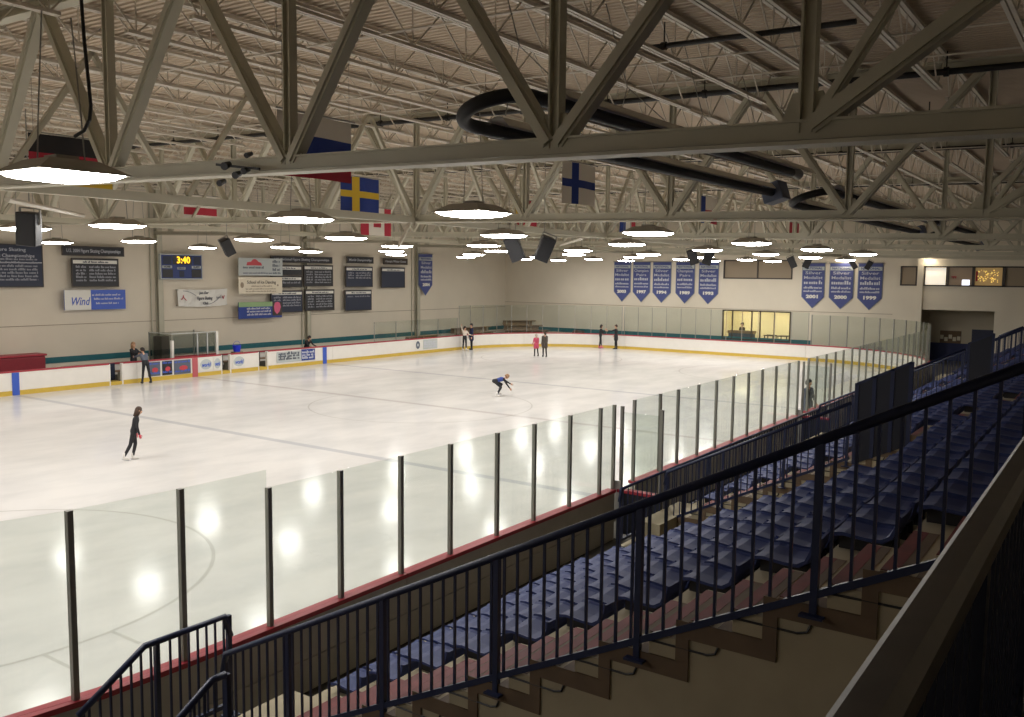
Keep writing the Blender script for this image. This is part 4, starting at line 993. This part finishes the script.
# guard rail in front of the camera
t = thing('balcony_guardrail', 'thick dark guard rail in front of the camera at lower right', 'railing', (-29.0,-8.18,3.68))
mb = MB(); prof = [(-.025,.97),(.025,.97),(.045,.99),(.045,1.035),(.025,1.058),(-.025,1.058),(-.045,1.035),(-.045,.99)]; mb.prism(prof, 'x', 0, 7.0); mb.build('cap_rail', M['guard'], t, smooth=False)
mb = MB(); mb.box(0,7.0,-.02,.02,.08,.12); mb.build('bottom_rail', M['railblack'], t)
gb = MB(); gb.box(-.01,.01,-.01,.01,.1,.975); gm = gb.mesh('baluster', M['railblack']); gp = MB(); gp.box(-.03,.03,-.03,.03,0,.975); gpm = gp.mesh('post', M['railblack'])
for k in range(61):
    if k % 12 == 0: link('post', gpm, t, (.05+k*.115,0,0))
    else: link('baluster', gm, t, (.05+k*.115,0,0))

# ------------------------------------------------------------------ seats
def seat_geo(mb, ox=0, oy=0, oz=0):
    # curved shell: pan rising into a low back; faces the ice (+Y)
    prof = [(.03,.075),(.02,.115),(-.06,.128),(-.22,.112),(-.32,.115),(-.375,.15),(-.405,.22),(-.42,.30)]
    th = [(.03,.06),(.0,.09),(-.06,.105),(-.22,.09),(-.33,.09),(-.395,.135),(-.428,.215),(-.442,.30)]
    cols = [(-.215,.014),(-.18,.0),(0,-.008),(.18,.0),(.215,.014)]
    for (xa,da),(xb,db) in zip(cols, cols[1:]):
        for P_, flip in ((prof,False),(th,True)):
            for (ya,za),(yb,zb_) in zip(P_, P_[1:]):
                q = [(ox+xa,oy+ya,oz+za+da),(ox+xb,oy+ya,oz+za+db),(ox+xb,oy+yb,oz+zb_+db),(ox+xa,oy+yb,oz+zb_+da)]
                mb.quad(*(q if not flip else q[::-1]))
        mb.quad((ox+xa,oy+prof[-1][0],oz+.30+da),(ox+xb,oy+prof[-1][0],oz+.30+db),(ox+xb,oy+th[-1][0],oz+.30+db),(ox+xa,oy+th[-1][0],oz+.30+da))
        mb.quad((ox+xa,oy+.03,oz+.06+da),(ox+xb,oy+.03,oz+.06+db),(ox+xb,oy+.03,oz+.075+db),(ox+xa,oy+.03,oz+.075+da))
    for x, d_ in (cols[0], cols[-1]):
        for i in range(len(prof)-1):
            mb.quad((ox+x,oy+prof[i][0],oz+prof[i][1]+d_),(ox+x,oy+prof[i+1][0],oz+prof[i+1][1]+d_),(ox+x,oy+th[i+1][0],oz+th[i+1][1]+d_),(ox+x,oy+th[i][0],oz+th[i][1]+d_))
def bracket_geo(mb, ox=0, oy=0, oz=0):
    mb.box(ox-.13,ox-.09,oy-.38,oy-.02,oz,oz+.1); mb.box(ox+.09,ox+.13,oy-.38,oy-.02,oz,oz+.1); mb.box(ox-.09,ox+.09,oy-.22,oy-.18,oz,oz+.04)
sm_ = MB(); seat_geo(sm_); seat_mesh = sm_.mesh('spectator_chair', M['seat'], smooth=False)
bm_ = MB(); bracket_geo(bm_); brk_mesh = bm_.mesh('seat_bracket', M['bracket'])
rown = ['front','second','third','fourth','fifth','sixth','seventh','eighth','ninth','tenth','eleventh','top']
PITCH = .483; rest = MB()
def cols_of(x0, x1):
    n = int((x1-x0-.1)/PITCH); s = (x1-x0-n*PITCH)/2; return [x0+s+PITCH*(k+.5) for k in range(n)]
for b, A in enumerate(AX):
    for r in range(NR):
        for k, x in enumerate(cols_of(A+1, min(A+10, XE-3))):
            if r < 8 and x > A+6.5: continue
            if b == 0 or (b == 1 and (r > 7 or r < 5)):
                o = link('spectator_chair', seat_mesh, None, (x, Yn(r)-.0, Zt(r)))
                end = ' at the aisle end' if k == 0 else ''
                tag(o, 'blue plastic seat in the %s row of the %s%s' % (rown[r], bnames[b], end), 'seat', 'blue seats, %s row of the %s' % (rown[r], bnames[b]))
                link('seat_bracket', brk_mesh, o)
            else: seat_geo(rest, x, Yn(r), Zt(r)); bracket_geo(rest, x, Yn(r), Zt(r))
tag(rest.build('spectator_chairs', M['seat']), 'rows of blue plastic seats in the farther blocks of the stands', 'seats', None, 'stuff')

# ------------------------------------------------------------------ people
def person(label, loc, rz, scale, lean=0, legs=((0,0,0),(0,0,0)), arms=((0,8,5),(0,8,5)), top='clblack', low='clblack', hair='hairdark', head=(0,0), hairlen=0, shoe='skate', blades=True, gloves=None, sleeve=None, coat=None, bust=.0, vox=.014, shoe_group=None):
    """legs: (thigh pitch, sideways, knee bend) left,right; arms: (pitch, sideways, elbow bend) left,right; forward is +x"""
    D2 = math.radians; t = thing('person', label, 'person', loc, rz); t.scale = (scale,)*3
    V = Vector
    def dv(p, s): return V((math.sin(D2(p))*math.cos(D2(s)), math.sin(D2(s)), -math.cos(D2(p))*math.cos(D2(s))))
    feet = []; jn = []
    for sgn, (tp, sd, kn) in zip((1,-1), legs):
        hip = V((0, .085*sgn, 0)); knee = hip+dv(tp, sd*sgn)*.44; ank = knee+dv(tp-kn, sd*sgn)*.42; jn.append((hip,knee,ank,tp-kn))
    hp = -min(j[2].z for j in jn)+.11; pel = V((0,0,hp))
    caps = []  # p0,r0,p1,r1,material
    for sgn, (hip,knee,ank,sh) in zip((1,-1), jn):
        hip, knee, ank = hip+pel, knee+pel, ank+pel
        caps += [(hip,.088,knee,.06,low),(knee,.06,knee.lerp(ank,.3),.058,low),(knee.lerp(ank,.3),.058,ank,.042,low)]
        fd = V((math.cos(D2(min(max(-sh,-40),40))*.6), 0, math.sin(D2(min(max(-sh,-40),40))*.6)*-1)) if False else V((math.cos(D2(sh*.5)),0,math.sin(D2(sh*.5))))
        heel = ank+V((-.02,0,-.045)); toe = heel+fd*.19
        feet.append((ank, heel, toe, fd))
    td = V((math.sin(D2(lean)),0,math.cos(D2(lean)))); nd = V((math.sin(D2(lean+head[0]*.5)),0,math.cos(D2(lean+head[0]*.5))))
    waist = pel+td*.16; chest = pel+td*.38; neck0 = pel+td*.52; fw = V((td.z,0,-td.x))
    for s in (.07,-.07): caps += [(pel+V((0,s,0)),.105,waist+V((0,s*.85,0)),.092,low if not coat else coat),(waist+V((0,s*.85,0)),.092,chest+V((0,s*1.25,0)),.105,top),(chest+V((0,s*1.25,0)),.105,neck0+V((0,s*1.5,0))-td*.05,.07,top)]
    if coat:
        for sgn, (hip,knee,ank,sh) in zip((1,-1), jn): caps.append((hip+pel,.12,(hip+pel).lerp(knee+pel,.55),.125,coat))
    hc = neck0+nd*.19+fw*.02; yaw = D2(head[1])
    hd = V((math.cos(yaw)*nd.z, math.sin(yaw), -nd.x*math.cos(yaw))).normalized(); side = nd.cross(hd).normalized()
    caps += [(neck0-td*.03,.055,hc-nd*.06,.05,'skin'),(hc-nd*.045+hd*.018,.07,hc+nd*.035-hd*.012,.092,'skin'),(hc-nd*.075+hd*.055,.035,hc-nd*.04+hd*.055,.045,'skin'),(hc-nd*.005+hd*.085,.012,hc-nd*.03+hd*.104,.014,'skin')]
    for s in (1,-1): caps.append((hc+side*.09*s+nd*.005,.018,hc+side*.092*s-nd*.03,.012,'skin'))
    hands = []
    for sgn, (ap, ab, el) in zip((1,-1), arms):
        sh_ = neck0-td*.06+V((0,.165*sgn,0)); el_ = sh_+dv(ap+lean*.0, ab*sgn)*.29; wr = el_+dv(ap+el, ab*sgn*.6)*.25; hdir = (wr-el_).normalized()
        caps += [(sh_,.062,el_,.045,sleeve or top),(el_,.045,wr,.032,sleeve or top),(wr,.03,wr+hdir*.075,.034,gloves or 'skin')]
        hands.append((wr, hdir, sgn))
    mb = MB()
    for p0,a,p1,b,m in caps:
        n = 5; pts = [p0.lerp(p1,i/n) for i in range(n+1)]; rs = [a+(b-a)*i/n for i in range(n+1)]
        if (p1-p0).length > .01: mb.tube(pts, rs, 12)
        mb.ball(p0,a,a,a,12,8); mb.ball(p1,b,b,b,12,8)
    tmp = link('tmp', mb.mesh('tmp', M['skin']))
    md = tmp.modifiers.new('r','REMESH'); md.mode = 'VOXEL'; md.voxel_size = vox
    ms = tmp.modifiers.new('s','SMOOTH'); ms.factor = .5; ms.iterations = 3
    dg = bpy.context.evaluated_depsgraph_get(); dg.update(); me = bpy.data.meshes.new_from_object(tmp.evaluated_get(dg)); bpy.data.objects.remove(tmp)
    names = []
    for c in caps:
        if c[4] not in names: names.append(c[4])
    if 'skin' not in names: names.append('skin')
    # fingers, eyes and mouth join the same body mesh
    ex = MB()
    for wr, hdir, sgn in hands:
        mi = names.index(gloves) if gloves else names.index('skin')
        lat = hdir.cross(V((0,1,0))); lat = lat.normalized() if lat.length > .05 else V((1,0,0)); pal = lat.cross(hdir).normalized(); base = wr+hdir*.085
        for i, ln in enumerate((.068,.078,.072,.056)):
            o_ = base+lat*(.03-.02*i); k1 = o_+hdir*ln*.5+pal*-.006*sgn; k2 = o_+hdir*ln*.95+pal*-.024*sgn
            ex.tube([o_-hdir*.02,k1,k2],[.0095,.0085,.007],6,mi)
        o_ = wr+hdir*.035+lat*.03; ex.tube([o_,o_+lat*.03+hdir*.03,o_+lat*.034+hdir*.06],[.012,.0095,.008],6,mi)
    me.materials.clear()
    allm = names+['eye','lip']
    for n_ in allm: me.materials.append(M[n_])
    for s in (1,-1): ex.ball(hc+hd*.082+side*.032*s+nd*.012,.011,.011,.011,8,6,len(names))
    ex.tube([hc+hd*.094-nd*.062-side*.022,hc+hd*.101-nd*.06,hc+hd*.094-nd*.062+side*.022],.006,6,len(names)+1)
    idx = []
    for p in me.polygons:
        c = p.center; best = 9; bi = 0
        for p0,a,p1,b,m in caps:
            d_ = p1-p0; L2 = d_.length_squared; s = 0 if L2 < 1e-9 else max(0,min(1,(c-p0).dot(d_)/L2)); q = (c-(p0+d_*s)).length-(a+(b-a)*s)
            if q < best: best = q; bi = names.index(m)
        idx.append(bi)
    v0 = [tuple(v.co) for v in me.vertices]; f0 = [tuple(p.vertices) for p in me.polygons]; n0 = len(v0)
    body = bpy.data.meshes.new('body'); body.from_pydata(v0+ex.v, [], f0+[tuple(i+n0 for i in q) for q in ex.f])
    for n_ in allm: body.materials.append(M[n_])
    body.polygons.foreach_set('material_index', idx+ex.m); body.polygons.foreach_set('use_smooth', [True]*len(body.polygons)); body.update()
    bpy.data.meshes.remove(me); link('body', body, t)
    # hair
    hb = MB(); hb.ball(hc+nd*.03-hd*.022,.104,.102,.1,14,10)
    for k in range(5):
        a = math.pi*(.5+k/4.0); o_ = hc-hd*.03+(side*math.cos(a)*.07)+(hd*math.sin(a)*.06)
        hb.tube([o_+nd*.03,o_-nd*.05,o_-nd*(.08+hairlen)-hd*.02],[.045,.042,.025],8)
    hb.build('hair', M[hair], t, smooth=True)
    for ank, heel, toe, fd in feet:
        sb = MB(); sb.tube([ank+V((0,0,.12)),ank+V((0,0,.02)),heel+V((.02,0,.02))],[.05,.047,.048],10); sb.tube([heel+V((-.02,0,.0)),heel+fd*.1,toe],[.042,.046,.03],10)
        sk = sb.build('skate_boot' if blades else 'shoe', M[shoe], t, smooth=True)
        if blades:
            bl_ = MB(); dz = V((0,0,-.05)); bl_.beam(heel+dz-fd*.05,toe+dz+fd*.03,.005,.03); bl_.beam(heel+dz,heel,.012,.03,(1,0,0)); bl_.beam(toe+dz-fd*.03,toe-fd*.03,.012,.03,(1,0,0)); bl_.build('skate_blade', M['blade'], sk)
    return t
TOCAM = lambda x, y: math.atan2(CY-y, CX-x)
person('skater in black with long brown hair gliding alone on the near ice', (-13.15,14.3,0), -.55, .86, lean=13, legs=((6,3,18),(-14,4,14)), arms=((-4,2,6),(2,2,12)), hair='hairbrown', hairlen=.14, gloves='glove', head=(6,0), vox=.012)
person('skater bending low with arms stretched forward in the middle of the ice', (3.85,14.15,0), -.75, .88, lean=76, legs=((66,6,88),(46,10,78)), arms=((52,16,8),(30,8,6)), top='clblue', sleeve='clblack', hair='hairblond', head=(-46,0), shoe='skate', vox=.012)
person('skater in a pale top raising one arm by the far boards', (21.15,29.3,0), -1.9, .94, legs=((4,2,6),(-4,2,6)), arms=((20,30,60),(150,35,5)), top='clcream', hair='hairdark', shoe='skate')
person('man in a navy jacket standing beside the pale skater by the far boards', (21.85,29.25,0), 2.6, 1.04, legs=((3,6,2),(-3,6,2)), arms=((5,14,10),(5,14,10)), top='clnavy', hair='hairdark', coat='clnavy', shoe='skateblack')
person('child in a pink jacket skating away in the middle of the far ice', (20.9,23.2,0), .9, .82, legs=((6,2,8),(-8,2,10)), arms=((12,10,25),(12,10,25)), top='clpink', coat='clpink', hair='hairgrey', shoe='skateblack')
person('person in a long dark coat skating beside the child in pink', (20.84,22.5,0), .9, .93, legs=((5,1,6),(-4,1,6)), arms=((4,6,10),(4,6,10)), top='clbrown', coat='clbrown', hair='hairbrown', hairlen=.05, shoe='skateblack')
person('skater in black with pink boot covers near the end boards', (29.25,23.1,0), -1.2, .98, lean=4, legs=((-4,4,6),(10,14,4)), arms=((30,20,110),(30,10,100)), top='clblack', hair='hairdark', hairlen=.06, shoe='skatepink')
person('person in dark clothes gesturing beside the end boards', (29.3,21.85,0), 1.8, 1.0, legs=((2,2,2),(-2,2,2)), arms=((70,10,20),(10,16,30)), top='clblack', coat='clblack', hair='hairbrown', shoe='skateblack')
person('person in a grey jacket leaning over the far boards seen from behind', (-3.08,29.42,0), 1.45, .98, lean=24, legs=((2,6,2),(-4,8,2)), arms=((74,6,6),(78,10,6)), top='clgrey', low='clblack', hair='hairdark', shoe='skateblack')
person('person with light hair in a black jacket behind the far boards', (-2.7,31.0,0), -1.3, 1.04, legs=((0,2,0),(0,2,0)), arms=((50,8,30),(60,10,30)), top='clblack', hair='hairblond', hairlen=.12, shoe='skateblack', blades=False)
person('dark figure standing on the ice at the second gate behind the glass', (3.95,.62,0), -2.0, 1.0, legs=((2,3,4),(-2,3,4)), arms=((8,10,20),(6,10,20)), top='clgrey', coat='clgrey', hair='hairdark', shoe='skateblack')
person('small dark figure standing behind the counter inside the lit end window', (35.0,14.6,.0), 2.8, 1.12, legs=((0,2,0),(0,2,0)), arms=((20,8,40),(10,8,20)), top='clbrown', hair='hairdark', shoe='skateblack', blades=False)
person('dark figure leaning on the far boards between the blue advert and blue line', (8.25,31.0,0), -1.6, .95, lean=26, legs=((0,2,0),(0,2,0)), arms=((40,10,30),(40,10,30)), top='clblack', hair='hairdark', shoe='skateblack', blades=False)

# ------------------------------------------------------------------ render look
SC.view_settings.view_transform = 'Standard'; SC.view_settings.look = 'None'; SC.view_settings.exposure = 0.1; SC.view_settings.gamma = 1.0; SC.view_settings.use_curve_mapping = False
cy = SC.cycles
cy.max_bounces = 10; cy.diffuse_bounces = 4; cy.glossy_bounces = 4; cy.transparent_max_bounces = 24; cy.transmission_bounces = 4
cy.caustics_reflective = False; cy.caustics_refractive = False; cy.sample_clamp_indirect = 6.0; cy.use_denoising = True
